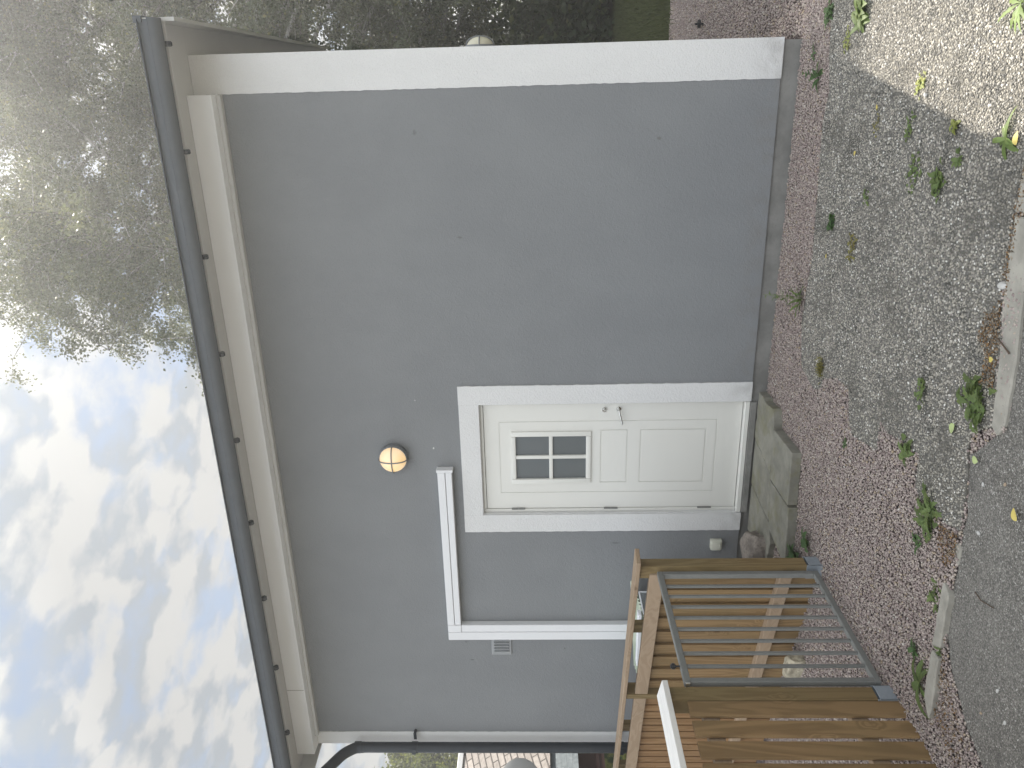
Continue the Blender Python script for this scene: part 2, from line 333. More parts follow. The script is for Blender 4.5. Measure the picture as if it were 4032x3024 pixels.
# ------------------------------------------------------------------ loose stones and pebbles
def stones(name, P, size, mat, kind='cube', zsq=.7, seed=0, smooth=False, zc=None, jit=.28):
    r = np.random.default_rng(seed); n = len(P)
    if kind == 'cube':
        V = np.array([(x, y, z) for z in (-1, 1) for y in (-1, 1) for x in (-1, 1)], float)*.62
        T = np.array([(0, 2, 3, 1), (4, 5, 7, 6), (0, 1, 5, 4), (2, 6, 7, 3), (0, 4, 6, 2), (1, 3, 7, 5)])
    else:
        b = bmesh.new(); bmesh.ops.create_icosphere(b, subdivisions=1, radius=1); V = np.array([v.co[:] for v in b.verts]); T = np.array([[v.index for v in f.verts] for f in b.faces]); b.free()
    k = len(V); X = V[None]*(1+r.uniform(-jit, jit, (n, k, 3))); sc = r.uniform(.75, 1.3, (n, 1, 3)); sc[:, :, 2] *= zsq; X = X*sc*size[:, None, None]
    a = r.uniform(0, 6.283, n); til = r.normal(0, .45 if kind == 'cube' else .12, (n, 2))
    ca, sa = np.cos(a)[:, None], np.sin(a)[:, None]
    cx, sx_ = np.cos(til[:, 0])[:, None], np.sin(til[:, 0])[:, None]; y = X[:, :, 1]*cx-X[:, :, 2]*sx_; z = X[:, :, 1]*sx_+X[:, :, 2]*cx
    cy, sy = np.cos(til[:, 1])[:, None], np.sin(til[:, 1])[:, None]; x = X[:, :, 0]*cy+z*sy; z = -X[:, :, 0]*sy+z*cy
    o = np.stack([x*ca-y*sa, x*sa+y*ca, z], 2)+np.column_stack([P, zc])[:, None, :]
    return npmesh(name, o, (T[None]+(np.arange(n)*k)[:, None, None]).reshape(-1, T.shape[1]), mat, smooth=smooth)
def grid(x0, x1, y0, y1, p, seed):
    r = np.random.default_rng(seed); xs = np.arange(x0, x1, p); ys = np.arange(y0, y1, p*.87); X, Y = np.meshgrid(xs, ys); X = X+(np.arange(len(ys)) % 2)[:, None]*p/2
    P = np.column_stack([X.ravel(), Y.ravel()]); return P+r.uniform(-p*.38, p*.38, P.shape)
g = G('crushed pink grey stone', .85, .25); r_ = g.island()
col = g.ramp(r_, [(0, (.27, .212, .20)), (.16, (.35, .28, .262)), (.35, (.40, .33, .305)), (.55, (.44, .37, .34)), (.74, (.49, .42, .375)), (.88, (.55, .48, .42)), (.96, (.40, .31, .21)), (1, (.68, .64, .59))])
g.base(g.mix(g.math('MULTIPLY', g.noise(120, 3), .45), col, (.12, .10, .095))); m_stone = g.m
g = G('mixed grey pebble', .6, .35); r_ = g.island()
col = g.ramp(r_, [(0, (.10, .096, .09)), (.25, (.18, .172, .155)), (.5, (.25, .236, .208)), (.72, (.33, .305, .26)), (.86, (.41, .38, .32)), (.955, (.50, .47, .42)), (1, (.72, .71, .67))])
dirt = g.noise(3.2, 6, .65); g.base(g.mix(g.mr(dirt, .49, .68, 0, .5), col, (.065, .060, .050))); m_pebble = g.m
def gravel():
    P = grid(-5.6, 2.0, -3.55, -.005, .0104, 1)
    P = P[~inside(P, SLAB) & ~inside(P, ASPH)]
    # keep only what the place can show; leave out what the pavers and shoes cover
    P = P[~((P[:, 0] > -5.9) & (P[:, 0] < .245) & (P[:, 1] > -.012))]
    keep = ~((P[:, 0] < -4.4) & (P[:, 1] > -.9)) ; P = P[keep]
    s = rng.uniform(.0046, .0082, len(P)); z = -.163+rng.uniform(.0, .016, len(P))+.006*np.sin(P[:, 0]*5.1)*np.sin(P[:, 1]*6.3)
    o = stones('gravel', P, s, m_stone, 'cube', .75, 2, zc=z)
    tag(o, 'loose pinkish grey crushed stone lying around the paving and gate', 'gravel', kind='stuff')
    P = grid(.25, 1.7, -.5, 5.5, .019, 4); P = P[~inside(P, SLAB)]; s = rng.uniform(.007, .012, len(P)); z = -.163+rng.uniform(0, .015, len(P))
    o = stones('gravel', P, s, m_stone, 'cube', .7, 5, zc=z); tag(o, 'crushed stone path running back along the right side of the house', 'gravel', kind='stuff')
gravel()
def pebbles():
    P = grid(-2.0, 2.0, -2.86, -.48, .0112, 6); P = P[inside(P, SLAB)]
    jy = np.abs(((P[:, 1]+.62+.21) % .42)-.21); row = np.floor((P[:, 1]+.62)/.42); jx = np.abs(((P[:, 0]+.02+row*.17+.21) % .42)-.21)
    P = P[(jy > .0035) & ((jx > .003) | (row % 3 != 1))]
    s = rng.uniform(.0038, .0066, len(P)); z = np.full(len(P), -.1520)+rng.uniform(-.001, .0012, len(P))
    o = stones('paving_pebbles', P, s, m_pebble, 'ico', .62, 7, True, z, .2); tag(o, 'small rounded pebbles set in the exposed aggregate paving', 'pebbles', kind='stuff')
pebbles()
# brown litter and moss along the kerb
g = G('dry litter', .9, .1); r_ = g.island(); g.base(g.ramp(r_, [(0, (.06, .04, .025)), (.35, (.16, .095, .045)), (.6, (.27, .16, .075)), (.8, (.22, .18, .14)), (1, (.40, .32, .22))])); m_litter = g.m
LIT = [[(-.81, -2.73), (-.89, -2.64), (-1.0, -2.62), (-1.04, -2.70), (-1.17, -2.70), (-1.15, -2.79), (-1.08, -2.785), (-.9, -2.755)], [(-1.86, -2.62), (-1.82, -2.76), (-1.91, -2.78), (-2.02, -2.74), (-1.96, -2.64)],
       [(-2.2, -2.80), (-2.4, -2.83), (-2.7, -2.87), (-2.8, -3.1), (-2.62, -3.1), (-2.42, -2.87), (-2.25, -2.805)], [(-.2, -2.74), (-.6, -2.74), (-.8, -2.76), (-.8, -2.71), (-.4, -2.69)]]
vs = []
for i, pl in enumerate(LIT):
    P = grid(-3, 0, -3.2, -2.5, .009, 20+i); P = P[inside(P, pl)]; P = P[rng.random(len(P)) < (.75 if i != 2 else .25)]; vs.append(P)
P = np.vstack(vs); o = stones('leaf_litter', P, rng.uniform(.003, .006, len(P)), m_litter, 'cube', .3, 8, zc=np.full(len(P), -.146)+rng.uniform(0, .006, len(P)))
tag(o, 'dry rusty brown seed and leaf litter caught along the kerb', 'leaf litter', kind='stuff')

# ------------------------------------------------------------------ the house
XR, XL, YB_ = .23, -5.852, 3.5
house = thing('house', (-2.8, 0, 0), 'single storey flat roofed house with grey plaster wall and white corners', 'house')
ox0, ox1, oz1, wb = -3.354, -2.357, 2.09, -.038
w = MB()
w.face([(XL, 0, wb), (ox0, 0, wb), (ox0, 0, 3.95), (XL, 0, 3.95)]).face([(ox1, 0, wb), (XR, 0, wb), (XR, 0, 3.95), (ox1, 0, 3.95)]).face([(ox0, 0, oz1), (ox1, 0, oz1), (ox1, 0, 3.95), (ox0, 0, 3.95)])
w.face([(XR, 0, wb), (XR, YB_, wb), (XR, YB_, 3.95), (XR, 0, 3.95)]).face([(XL, YB_, wb), (XL, 0, wb), (XL, 0, 3.95), (XL, YB_, 3.95)]).face([(XR, YB_, wb), (XL, YB_, wb), (XL, YB_, 3.95), (XR, YB_, 3.95)])
w.face([(XL, 0, wb), (XR, 0, wb), (XR, YB_, wb), (XL, YB_, wb)]); w.build('wall', m_grey, house, recalc=False)
rv = MB(); rv.box(ox0-.004, ox0+.006, .002, .12, -.03, oz1+.004).box(ox1-.006, ox1+.004, .002, .12, -.03, oz1+.004).box(ox0+.007, ox1-.007, .002, .12, oz1-.006, oz1+.004); rv.build('door_reveal', m_white, house)
def wavy_strip(name, x0, x1, z0, z1, y, wob, mat, sides):                # plaster band with a slightly hand-cut edge
    b = MB(); n = max(2, int((z1-z0)/.03)); r = random.Random(hash(name) % 99+int(x0*100)); xa = []; L = []
    for i in range(n+1):
        z = z0+(z1-z0)*i/n; a = x0+(r.uniform(-wob, wob) if 'l' in sides else 0); c = x1+(r.uniform(-wob, wob) if 'r' in sides else 0); L.append((a, c, z))
    for (a, c, z), (a2, c2, z2) in zip(L, L[1:]):
        b.face([(a, y, z), (c, y, z), (c2, y, z2), (a2, y, z2)]); b.face([(a, 0.001, z), (a, y, z), (a2, y, z2), (a2, .001, z2)]); b.face([(c, y, z), (c, .001, z), (c2, .001, z2), (c2, y, z2)])
    a, c, z = L[0]; b.face([(a, .001, z), (c, .001, z), (c, y, z), (a, y, z)]); a, c, z = L[-1]; b.face([(a, y, z), (c, y, z), (c, .001, z), (a, .001, z)])
    bmesh.ops.remove_doubles(b.b, verts=b.b.verts[:], dist=1e-5); return b
cs = wavy_strip('c', -.02, XR+.004, wb-.002, 3.948, -.006, .0022, m_white, 'l'); cs.box(XR+.0005, XR+.004, -.005, .25, wb-.002, 3.948); cs.build('corner_strip', m_white, house, recalc=False)
cs = wavy_strip('d', XL-.004, -5.711, wb-.002, 3.948, -.006, .0022, m_white, 'r'); cs.box(XL-.004, XL-.0005, -.005, .25, wb-.002, 3.948); cs.build('corner_strip', m_white, house, recalc=False)
sr_ = wavy_strip('e', ox1, -2.1985, wb, 2.2498, -.012, .0022, m_white, 'r').build('door_surround', m_white, house, recalc=False)
sr_ = wavy_strip('f', -3.5155, ox0, wb, 2.2498, -.012, .0022, m_white, 'l').build('door_surround', m_white, house, recalc=False)
sr_ = MB().box(ox0+.0005, ox1-.0005, -.012, .001, oz1, 2.2485).build('door_surround', m_white, house)
pl = MB(); pl.box(XL+.012, XR-.012, .014, YB_-.012, -.32, wb-.001); pl.build('plinth', m_plinth, house)
MB().box(ox0+.008, ox1-.008, -.014, .13, -.085, -.036, .003).build('step_ledge', m_plinth, house)
MB().box(ox0+.007, ox1-.007, -.006, .09, -.034, 0.004, .004).build('threshold', m_door, house)
# door
fr = MB(); fr.box(ox0+.007, -3.321, .03, .11, .005, oz1-.007, .002).box(-2.378, ox1-.007, .03, .11, .005, oz1-.007, .002).box(-3.3205, -2.3785, .03, .11, 2.061, oz1-.007, .002)
fr.build('door_frame', m_door, house)
MB().box(-3.3205, -2.3785, .07, .10, .004, 2.0605).build('door_seal', m_seam, house)
door = MB(); DY = .04
dx0, dx1, dz0, dz1 = -3.317, -2.382, .010, 2.057
def grooved_panel(mb, x0, x1, z0, z1, y, holes):
    """door leaf face at y with shallow rectangular grooves cut round the given rectangles, by a grid of cells"""
    gw = .009; xs = {x0, x1}; zs = {z0, z1}
    for a, b, c, d, dp, full in holes:
        xs |= {a-gw, a, b, b+gw}; zs |= {c-gw, c, d, d+gw}
    xs = sorted(xs); zs = sorted(zs)
    def depth(x, z):
        for a, b, c, d, dp, full in holes:
            if full and a-gw < x < b+gw and c-gw < z < d+gw: return dp
            if not full and (a-gw < x < b+gw and c-gw < z < d+gw) and not (a < x < b and c < z < d): return dp
        return 0
    D = [[depth((xs[i]+xs[i+1])/2, (zs[j]+zs[j+1])/2) for j in range(len(zs)-1)] for i in range(len(xs)-1)]
    for i in range(len(xs)-1):
        for j in range(len(zs)-1):
            yy = y+D[i][j]; mb.face([(xs[i], yy, zs[j]), (xs[i+1], yy, zs[j]), (xs[i+1], yy, zs[j+1]), (xs[i], yy, zs[j+1])])
            if i+1 < len(xs)-1 and D[i+1][j] != D[i][j]: y2 = y+D[i+1][j]; x = xs[i+1]; mb.face([(x, yy, zs[j]), (x, y2, zs[j]), (x, y2, zs[j+1]), (x, yy, zs[j+1])])
            if j+1 < len(zs)-1 and D[i][j+1] != D[i][j]: y2 = y+D[i][j+1]; z = zs[j+1]; mb.face([(xs[i], yy, z), (xs[i+1], yy, z), (xs[i+1], y2, z), (xs[i], y2, z)])
    yb = y+.045
    for a, b in (((x0, z0), (x1, z0)), ((x1, z0), (x1, z1)), ((x1, z1), (x0, z1)), ((x0, z1), (x0, z0))): mb.face([(a[0], y, a[1]), (b[0], y, b[1]), (b[0], yb, b[1]), (a[0], yb, a[1])])
grooved_panel(door, dx0, dx1, dz0, dz1, DY, [(-3.163, -2.532, .206, 1.929, .0045, False), (-3.073, -2.613, .913, 1.114, .006, False), (-3.074, -2.614, .292, .797, .006, False), (-3.05, -2.64, 1.23, 1.81, .02, True)])
dr = door.build('door', m_door, house, recalc=False)
wf = MB(); wx0, wx1, wz0, wz1 = -3.083, -2.614, 1.198, 1.842
for a in ((wx0, wx0+.042, wz0, wz1), (wx1-.042, wx1, wz0, wz1), (wx0+.0425, wx1-.0425, wz0, wz0+.040), (wx0+.0425, wx1-.0425, wz1-.036, wz1)): wf.box(a[0], a[1], DY-.016, DY+.019, a[2], a[3], .007, seg=2)
wf.box(-2.858, -2.828, DY-.010, DY+.018, wz0+.038, wz1-.034, .007, seg=2).box(wx0+.04, wx1-.04, DY-.0085, DY+.018, 1.5065, 1.5365, .007, seg=2)
wo = wf.build('window', m_door, dr, smooth=True)
g = G('obscured dark glass', .32, .5); g.base(g.mix(g.noise(3, 3), (.085, .098, .104), (.112, .126, .131))); g.b.inputs['Coat Weight'].default_value = .25; g.bump(g.noise(45, 3), .08, .001); m_pane = g.m
MB().box(wx0+.03, wx1-.03, DY+.008, DY+.014, wz0+.03, wz1-.03).build('window_pane', m_pane, dr)
lk = MB().cyl((-2.430, DY-.006, 1.095), .019, .016, 'Y', 28, bev=.003).cyl((-2.430, DY-.018, 1.095), .0105, .012, 'Y', 20).box(-2.4315, -2.4285, DY-.0255, DY-.0235, 1.088, 1.102).build('lock', m_chrome, dr, smooth=True)
hd = MB().cyl((-2.427, DY-.004, .982), .0185, .010, 'Y', 28, bev=.003).cyl((-2.427, DY-.025, .982), .0085, .04, 'Y', 16)
hd.tube([(-2.427, DY-.044, .982), (-2.44, DY-.050, .980), (-2.48, DY-.050, .970), (-2.52, DY-.048, .960), (-2.545, DY-.044, .955)], [.0085, .0085, .008, .0075, .006], 12); hd.build('handle', m_chrome, dr, smooth=True)
for z in (1.797, 1.029, .259):
    h = MB().cyl((-3.320, DY-.008, z+.0285), .008, .055, 'Z', 14).cyl((-3.320, DY-.008, z-.0285), .008, .055, 'Z', 14); h.build('hinge', m_gate, dr, smooth=True)
# eaves
MB().box(-5.863, -.0195, -.13, -.001, 3.783, 3.9495, .003).build('eaves_board', m_whitewood, house)
MB().box(-5.097, -5.094, -.1308, -.12, 3.79, 3.945).build('board_joint', m_seam, house)
MB().box(-5.72, -.022, -.05, -.001, 3.752, 3.7825, .003).build('eaves_batten', m_soffit, house)
st = MB(); st.box(XL-.19, XR+.18, -.445, -.0, 3.951, 3.968); st.box(XR+.006, XR+.18, .0005, 3.72, 3.951, 3.968).box(XL-.19, XL-.006, .0005, 3.72, 3.951, 3.968); st.build('soffit', m_soffit, house)
MB().box(XL-.19, XR+.1795, -.468, -.4455, 3.865, 4.01, .003).build('fascia_board', m_soffit, house)
for x in (XR+.18, XL-.213):
    b = MB(); y0, y1 = -.47, 3.74
    b.b.faces.ensure_lookup_table()
    P = [(x, y0, 3.80), (x+.023, y0, 3.80), (x+.023, y1, 3.92), (x, y1, 3.92)]; Q = [(p[0], p[1], p[2]+.20) for p in P]
    b.face(P[::-1]).face(Q)
    for i in range(4): j = (i+1) % 4; b.face([P[i], P[j], Q[j], Q[i]])
    b.build('barge_board', m_soffit, house)
    t = MB(); yy = [(x-.004, y0-.02, 3.998), (x+.034, y0-.02, 3.998), (x+.034, y1, 4.12), (x-.004, y1, 4.12)]; q2 = [(p[0], p[1], p[2]+.05) for p in yy]
    t.face(yy[::-1]).face(q2)
    for i in range(4): j = (i+1) % 4; t.face([yy[i], yy[j], q2[j], q2[i]])
    t.build('verge_flashing', m_gutter, house)
rf = MB(); rf.face([(XL-.19, -.48, 4.02), (XR+.18, -.48, 4.02), (XR+.18, 3.74, 4.15), (XL-.19, 3.74, 4.15)]).face([(XL-.19, -.48, 3.97), (XL-.19, 3.74, 3.97), (XR+.18, 3.74, 3.97), (XR+.18, -.48, 3.97)])
rf.face([(XL-.19, -.48, 4.012), (XR+.18, -.48, 4.012), (XR+.18, -.48, 4.02), (XL-.19, -.48, 4.02)]).face([(XL-.19, 3.74, 3.97), (XR+.18, 3.74, 3.97), (XR+.18, 3.74, 4.15), (XL-.19, 3.74, 4.15)]); rf.build('roof', m_gutter, house, recalc=False)
# gutter, half round
gt = MB(); gx0, gx1 = -6.12, .425; gr = .057; gy, gz = -.530, 3.916; n = 14; prof = []
for i in range(n+1):
    a = math.pi+math.pi*i/n; prof.append((gy+gr*math.cos(a), gz+gr*math.sin(a)))
inn = [(gy+(gr-.003)*math.cos(math.pi+math.pi*i/n), gz+(gr-.003)*math.sin(math.pi+math.pi*i/n)) for i in range(n+1)]
loop = prof+inn[::-1]
for i in range(len(loop)):
    a, b = loop[i], loop[(i+1) % len(loop)]; gt.face([(gx0, a[0], a[1]), (gx1, a[0], a[1]), (gx1, b[0], b[1]), (gx0, b[0], b[1])])
for x in (gx0, gx1): gt.face([(x, y, z) for y, z in prof])
gt.tube([(gx0, gy-gr+.001, gz+.001), (gx1, gy-gr+.001, gz+.001)], .0035, 8); bmesh.ops.remove_doubles(gt.b, verts=gt.b.verts[:], dist=1e-5)
gut = gt.build('gutter', m_gutter, house, smooth=True)
MB().box(gx0, gx1, -.478, -.470, 3.90, 4.035).box(gx0, gx1, -.50, -.4785, 4.022, 4.028).build('drip_edge', m_gutter, house)
for x in (.282, -.357, -1.042, -1.739, -2.417, -3.122, -3.828, -4.529, -5.24):
    b = MB().cyl((x, -.478, 3.858), .024, .030, 'X', 8, bev=.004)
    bracket = b.build('gutter_bracket', m_pipe, gut)
dpx = -5.80
dp = MB(); path = [(dpx-.02, gy, 3.872), (dpx-.02, gy, 3.82), (dpx-.02, gy+.004, 3.77), (dpx-.018, gy+.035, 3.71), (dpx-.012, gy+.10, 3.655), (dpx-.006, gy+.22, 3.575), (dpx, gy+.33, 3.50), (dpx, -.145, 3.44), (dpx, -.112, 3.38), (dpx, -.105, 3.31)]
def smooth_path(P, k=4):
    P = [Vector(p) for p in P]; out = []
    for i in range(len(P)-1):
        a, b, c, d = P[max(i-1, 0)], P[i], P[i+1], P[min(i+2, len(P)-1)]
        for j in range(k):
            t = j/k; out.append(.5*((2*b)+(c-a)*t+(2*a-5*b+4*c-d)*t*t+(3*b-a-3*c+d)*t**3))
    return out+[P[-1]]
dp.tube(smooth_path(path), .050, 20).tube([(dpx, -.105, 3.36), (dpx, -.105, -.02)], .048, 24); dp.tube([(dpx, -.105, 3.40), (dpx, -.105, 3.34)], .0535, 24)
pipe = dp.build('downpipe', m_pipe, house, smooth=True)
for z in (2.83, .9):
    c = MB().tube([(dpx, -.105, z-.028), (dpx, -.105, z+.028)], .053, 24).box(dpx-.03, dpx+.03, -.108-.056, -.108-.05, z-.02, z+.02, .002)
    c.box(dpx+.04, dpx+.115, -.052, -.044, z-.014, z+.014, .002).cyl((dpx+.105, -.026, z), .014, .05, 'Y', 14); c.build('pipe_clamp', m_pipe, pipe, smooth=True)

# ------------------------------------------------------------------ things on the wall
def wall_lamp(loc, rz, label, lit):
    t = thing('wall_lamp', loc, label, 'wall lamp', 'round bulkhead wall lamps', rz)
    M_ = Matrix.Translation(loc) @ Matrix.Rotation(rz, 4, 'Z')
    def fin(b, name, mat): bmesh.ops.transform(b.b, matrix=M_, verts=b.b.verts); return b.build(name, mat, t, smooth=True)
    b = MB().cyl((0, -.024, 0), .118, .048, 'Y', 48, bev=.006); fin(b, 'lamp_base', m_lampcase)
    ring = []; b = MB()
    sec = [(.117, -.046), (.117, -.062), (.114, -.067), (.109, -.068), (.108, -.046)]
    for i in range(len(sec)):
        (r0, y0), (r1, y1) = sec[i], sec[(i+1) % len(sec)]
        for k in range(48):
            a0, a1 = k*math.tau/48, (k+1)*math.tau/48
            b.face([(r0*math.cos(a0), y0, r0*math.sin(a0)), (r0*math.cos(a1), y0, r0*math.sin(a1)), (r1*math.cos(a1), y1, r1*math.sin(a1)), (r1*math.cos(a0), y1, r1*math.sin(a0))])
    bmesh.ops.remove_doubles(b.b, verts=b.b.verts[:], dist=1e-5); fin(b, 'lamp_rim', m_lampcase)
    n = bmesh.new(); bmesh.ops.create_uvsphere(n, u_segments=36, v_segments=24, radius=1)
    bmesh.ops.delete(n, geom=[v for v in n.verts if v.co.z < -.01], context='VERTS')
    b = MB(); b._add(n, Matrix.Translation((0, -.055, 0)) @ Matrix.Rotation(math.pi/2, 4, 'X') @ Matrix.Diagonal((.1085, .1085, .074, 1))); fin(b, 'lamp_glass', lit)
    b = MB()
    for ax in (0, 1):
        pts = []
        for k in range(17):
            a = math.pi*k/16; c_, y_ = .114*math.cos(a), -.060-.074*math.sin(a)**.85; pts.append((c_, y_, 0) if ax else (0, y_, c_))
        b.tube(pts, .0052, 8)
    fin(b, 'lamp_guard', m_lampcase); return t
g = G('glowing opal glass', .3, .5); g.base((.6, .45, .28)); g.put(g.b.inputs['Emission Color'], g.mix(g.mr(g.vor(1.0, g.map((9, 9, 9), loc=(26.0, 0, -24.7))), 0, .9), (1, .66, .28), (1., .74, .48))); g.b.inputs['Emission Strength'].default_value = .25; m_opal = g.m
g = G('unlit opal glass', .3, .5); g.base((.66, .63, .50)); m_opal2 = g.m
wall_lamp((-2.80, 0, 2.795), 0, 'lit round wall lamp glowing amber above the door', m_opal)
wall_lamp((XR+.001, 1.28, 2.05), math.pi/2, 'unlit cream wall lamp half hidden on the side wall of the house', m_opal2)
# trunking
dt = thing('pipe_trunking', (-4.5, 0, 0), 'white plastic pipe trunking running left from above the door and down the wall', 'pipe trunking')
b = MB().box(-4.432, -2.925, -.062, -.001, 2.328, 2.381, .004).box(-4.432, -2.925, -.066, -.001, 2.3835, 2.445, .004); b.build('trunking_run', m_duct, dt)
b = MB().box(-4.508, -4.434, -.062, -.001, .30, 2.325, .004).box(-4.592, -4.5095, -.066, -.001, .30, 2.445, .004).box(-4.508, -4.434, -.0655, -.001, 2.326, 2.445, .004); b.build('trunking_drop', m_duct, dt)
b = MB().box(-2.9245, -2.900, -.070, -.001, 2.318, 2.452, .003); b.build('end_cap', m_duct, dt)
# vent
vt = thing('vent_grille', (-4.709, 0, 1.98), 'light grey square vent grille with upright slots, left of the trunking', 'vent')
MB().box(-4.803, -4.617, -.010, -.001, 1.892, 2.072, .004).build('vent_plate', m_ventm, vt)
sl_ = MB()
for k in range(5): x = -4.775+k*.032; sl_.prism([(x, -.0105), (x+.022, -.0105), (x+.022, -.026)], 1.915, 2.048)
sl_.build('louvre', m_ventm, vt)
# outside socket
sk = thing('wall_socket', (-3.643, 0, .152), 'small ivory weatherproof socket box low on the wall beside the door', 'socket')
MB().box(-3.688, -3.598, -.05, -.001, .104, .199, .010, seg=2).build('socket_box', m_plastic, sk, smooth=True)
MB().box(-3.683, -3.603, -.060, -.0505, .118, .190, .004, seg=2).box(-3.655, -3.631, -.066, -.060, .119, .130, .002).build('socket_lid', m_plastic, sk, smooth=True)

# ------------------------------------------------------------------ paving stones at the door, boulders, kerbs
def slab_stone(pts, zt, label, h=.065, rough=.004, seed=1, tilt=(0, 0)):
    pts = rough_edge(pts, rough, .05, seed); cx = sum(p[0] for p in pts)/len(pts); cy = sum(p[1] for p in pts)/len(pts)
    b = MB().prism(pts, -h, 0, .004); o = b
    M_ = Matrix.Translation((cx, cy, zt)) @ Matrix.Rotation(tilt[0], 4, 'X') @ Matrix.Rotation(tilt[1], 4, 'Y') @ Matrix.Translation((-cx, -cy, 0)); bmesh.ops.transform(o.b, matrix=M_, verts=o.b.verts)
    return tag(o.build('paving_stone', m_paver), label, 'paving stone', 'concrete paving stones below the door')
slab_stone([(-2.385, -.478), (-2.365, -.90), (-2.752, -.925), (-2.770, -.503)], -.080, 'square concrete slab at the front row, nearest the viewer and lightest in the middle', .07, .0015, 1)
slab_stone([(-2.788, -.508), (-2.770, -.935), (-3.20, -.985), (-3.15, -.573)], -.086, 'pitted concrete slab of the front row, beside the gate post', .07, .002, 2)
slab_stone([(-2.27, -.018), (-2.285, -.30), (-2.27, -.38), (-2.36, -.452), (-2.748, -.470), (-2.660, -.018)], -.088, 'concrete slab with a chipped broken right edge against the plinth', .07, .009, 3)
slab_stone([(-2.676, -.018), (-2.765, -.475), (-3.118, -.525), (-3.068, -.018)], -.094, 'middle concrete slab of the back row under the door', .07, .002, 4)
slab_stone([(-3.087, -.018), (-3.139, -.53), (-3.27, -.60), (-3.52, -.54), (-3.50, -.018)], -.099, 'mossy concrete slab at the left end of the back row by the boulder', .07, .004, 5)
def boulder(loc, s, label, col, seed, rot=0, name='boulder'):
    r = random.Random(seed); n = bmesh.new(); bmesh.ops.create_icosphere(n, subdivisions=4, radius=1)
    from mathutils import noise as mn
    for v in n.verts:
        d = v.co.normalized(); k = 1+.22*mn.noise(d*1.4+Vector((seed*3.1, 0, 0)))+.07*mn.noise(d*4+Vector((0, seed, 0)))
        q = Vector((max(-.82, min(.85, d.x*1.1)), max(-.8, min(.8, d.y*1.1)), max(-.6, min(.78, d.z*1.05))))*k; v.co = Vector((q.x*s[0], q.y*s[1], q.z*s[2]))
    g = G('stone '+str(seed), .9, .2); c = g.mix(g.mr(g.noise(9, 6, .7), .38, .62), tuple(x*.55 for x in col), col); c = g.mix(g.mr(g.noise(60, 3, .6), .5, .65, 0, .6), c, tuple(x*.45 for x in col)); g.base(c); g.bump(g.noise(28, 6, .7), .8, .008)
    b = MB(); b._add(n, Matrix.Translation(loc) @ Matrix.Rotation(rot, 4, 'Z')); return tag(b.build(name, g.m, smooth=True), label, 'boulder' if s[0] > .1 else 'stone')
boulder((-3.50, -.42, -.10), (.22, .17, .15), 'rounded pinkish grey granite boulder between the slabs and the gate post', (.27, .235, .205), 1, .3)
boulder((-3.76, -1.345, -.105), (.125, .06, .075), 'pale buff stone lying at the foot of the board fence', (.50, .45, .34), 2, -.28)
def kerb(pts, z, label, seed, h=.09):
    return tag(MB().prism(rough_edge(pts, .005, .045, seed), z-h, z, .006).build('kerb_stone', m_kerb), label, 'kerb', 'concrete kerb stones along the asphalt')
kerb([(-.50, -2.705), (-.79, -2.732), (-.94, -2.775), (-1.29, -2.83), (-1.31, -2.87), (-1.26, -2.905), (-1.01, -2.89), (-.71, -2.84), (-.50, -2.82)], -.142, 'long pale kerb stone between the pebble paving and the asphalt', 1)
kerb([(1.2, -2.62), (-.485, -2.70), (-.485, -2.815), (1.2, -2.76)], -.143, 'kerb stone at the sunny right end, running out of view', 2)
kerb([(-2.06, -2.755), (-2.09, -2.81), (-2.36, -2.825), (-2.395, -2.77), (-2.2, -2.755)], -.128, 'narrow kerb stone standing proud of the gravel, middle of the kerb line', 3)
kerb([(-2.405, -2.772), (-2.41, -2.832), (-2.58, -2.855), (-2.73, -2.86), (-2.66, -2.79)], -.126, 'narrow kerb stone nearest the board fence', 4)
kerb([(-1.86, -2.745), (-1.87, -2.80), (-1.96, -2.80), (-1.94, -2.76)], -.150, 'short broken stub of kerb by the tip of the pebble paving', 5)

# ------------------------------------------------------------------ gate and fences
XG = -2.911
def box_at(p0, dirv, s0, s1, w0, w1, z0, z1, bev=.003, mb=None):
    """box along a horizontal direction: s along dirv, w across (left normal)"""
    w0, w1 = -w1, -w0; d = Vector((dirv[0], dirv[1], 0)).normalized(); nrm = Vector((-d.y, d.x, 0)); M_ = Matrix((d, nrm, Vector((0, 0, 1)))).transposed().to_4x4(); M_.translation = Vector((p0[0], p0[1], 0))
    mb = mb or MB(); return mb.box(s0, s1, w0, w1, z0, z1, bev, M_)
def shoe(x0, x1, y0, y1, parent, zt=-.055):
    b = MB(); t = .004
    b.box(x0-t, x1+t, y0-t, y0-.0005, -.19, zt, .001).box(x0-t, x1+t, y1+.0005, y1+t, -.19, zt, .001).box(x1+.0005, x1+t, y0-t, y1+t, -.19, zt-.012, .001).cyl(((x0+x1)/2, y0-t-.003, -.10), .006, .006, 'Y', 10)
    b.box(x0-t, x0-.0005, y0-t, y1+t, -.19, zt-.03, .001)
    return b.build('post_shoe', m_zinc, parent)
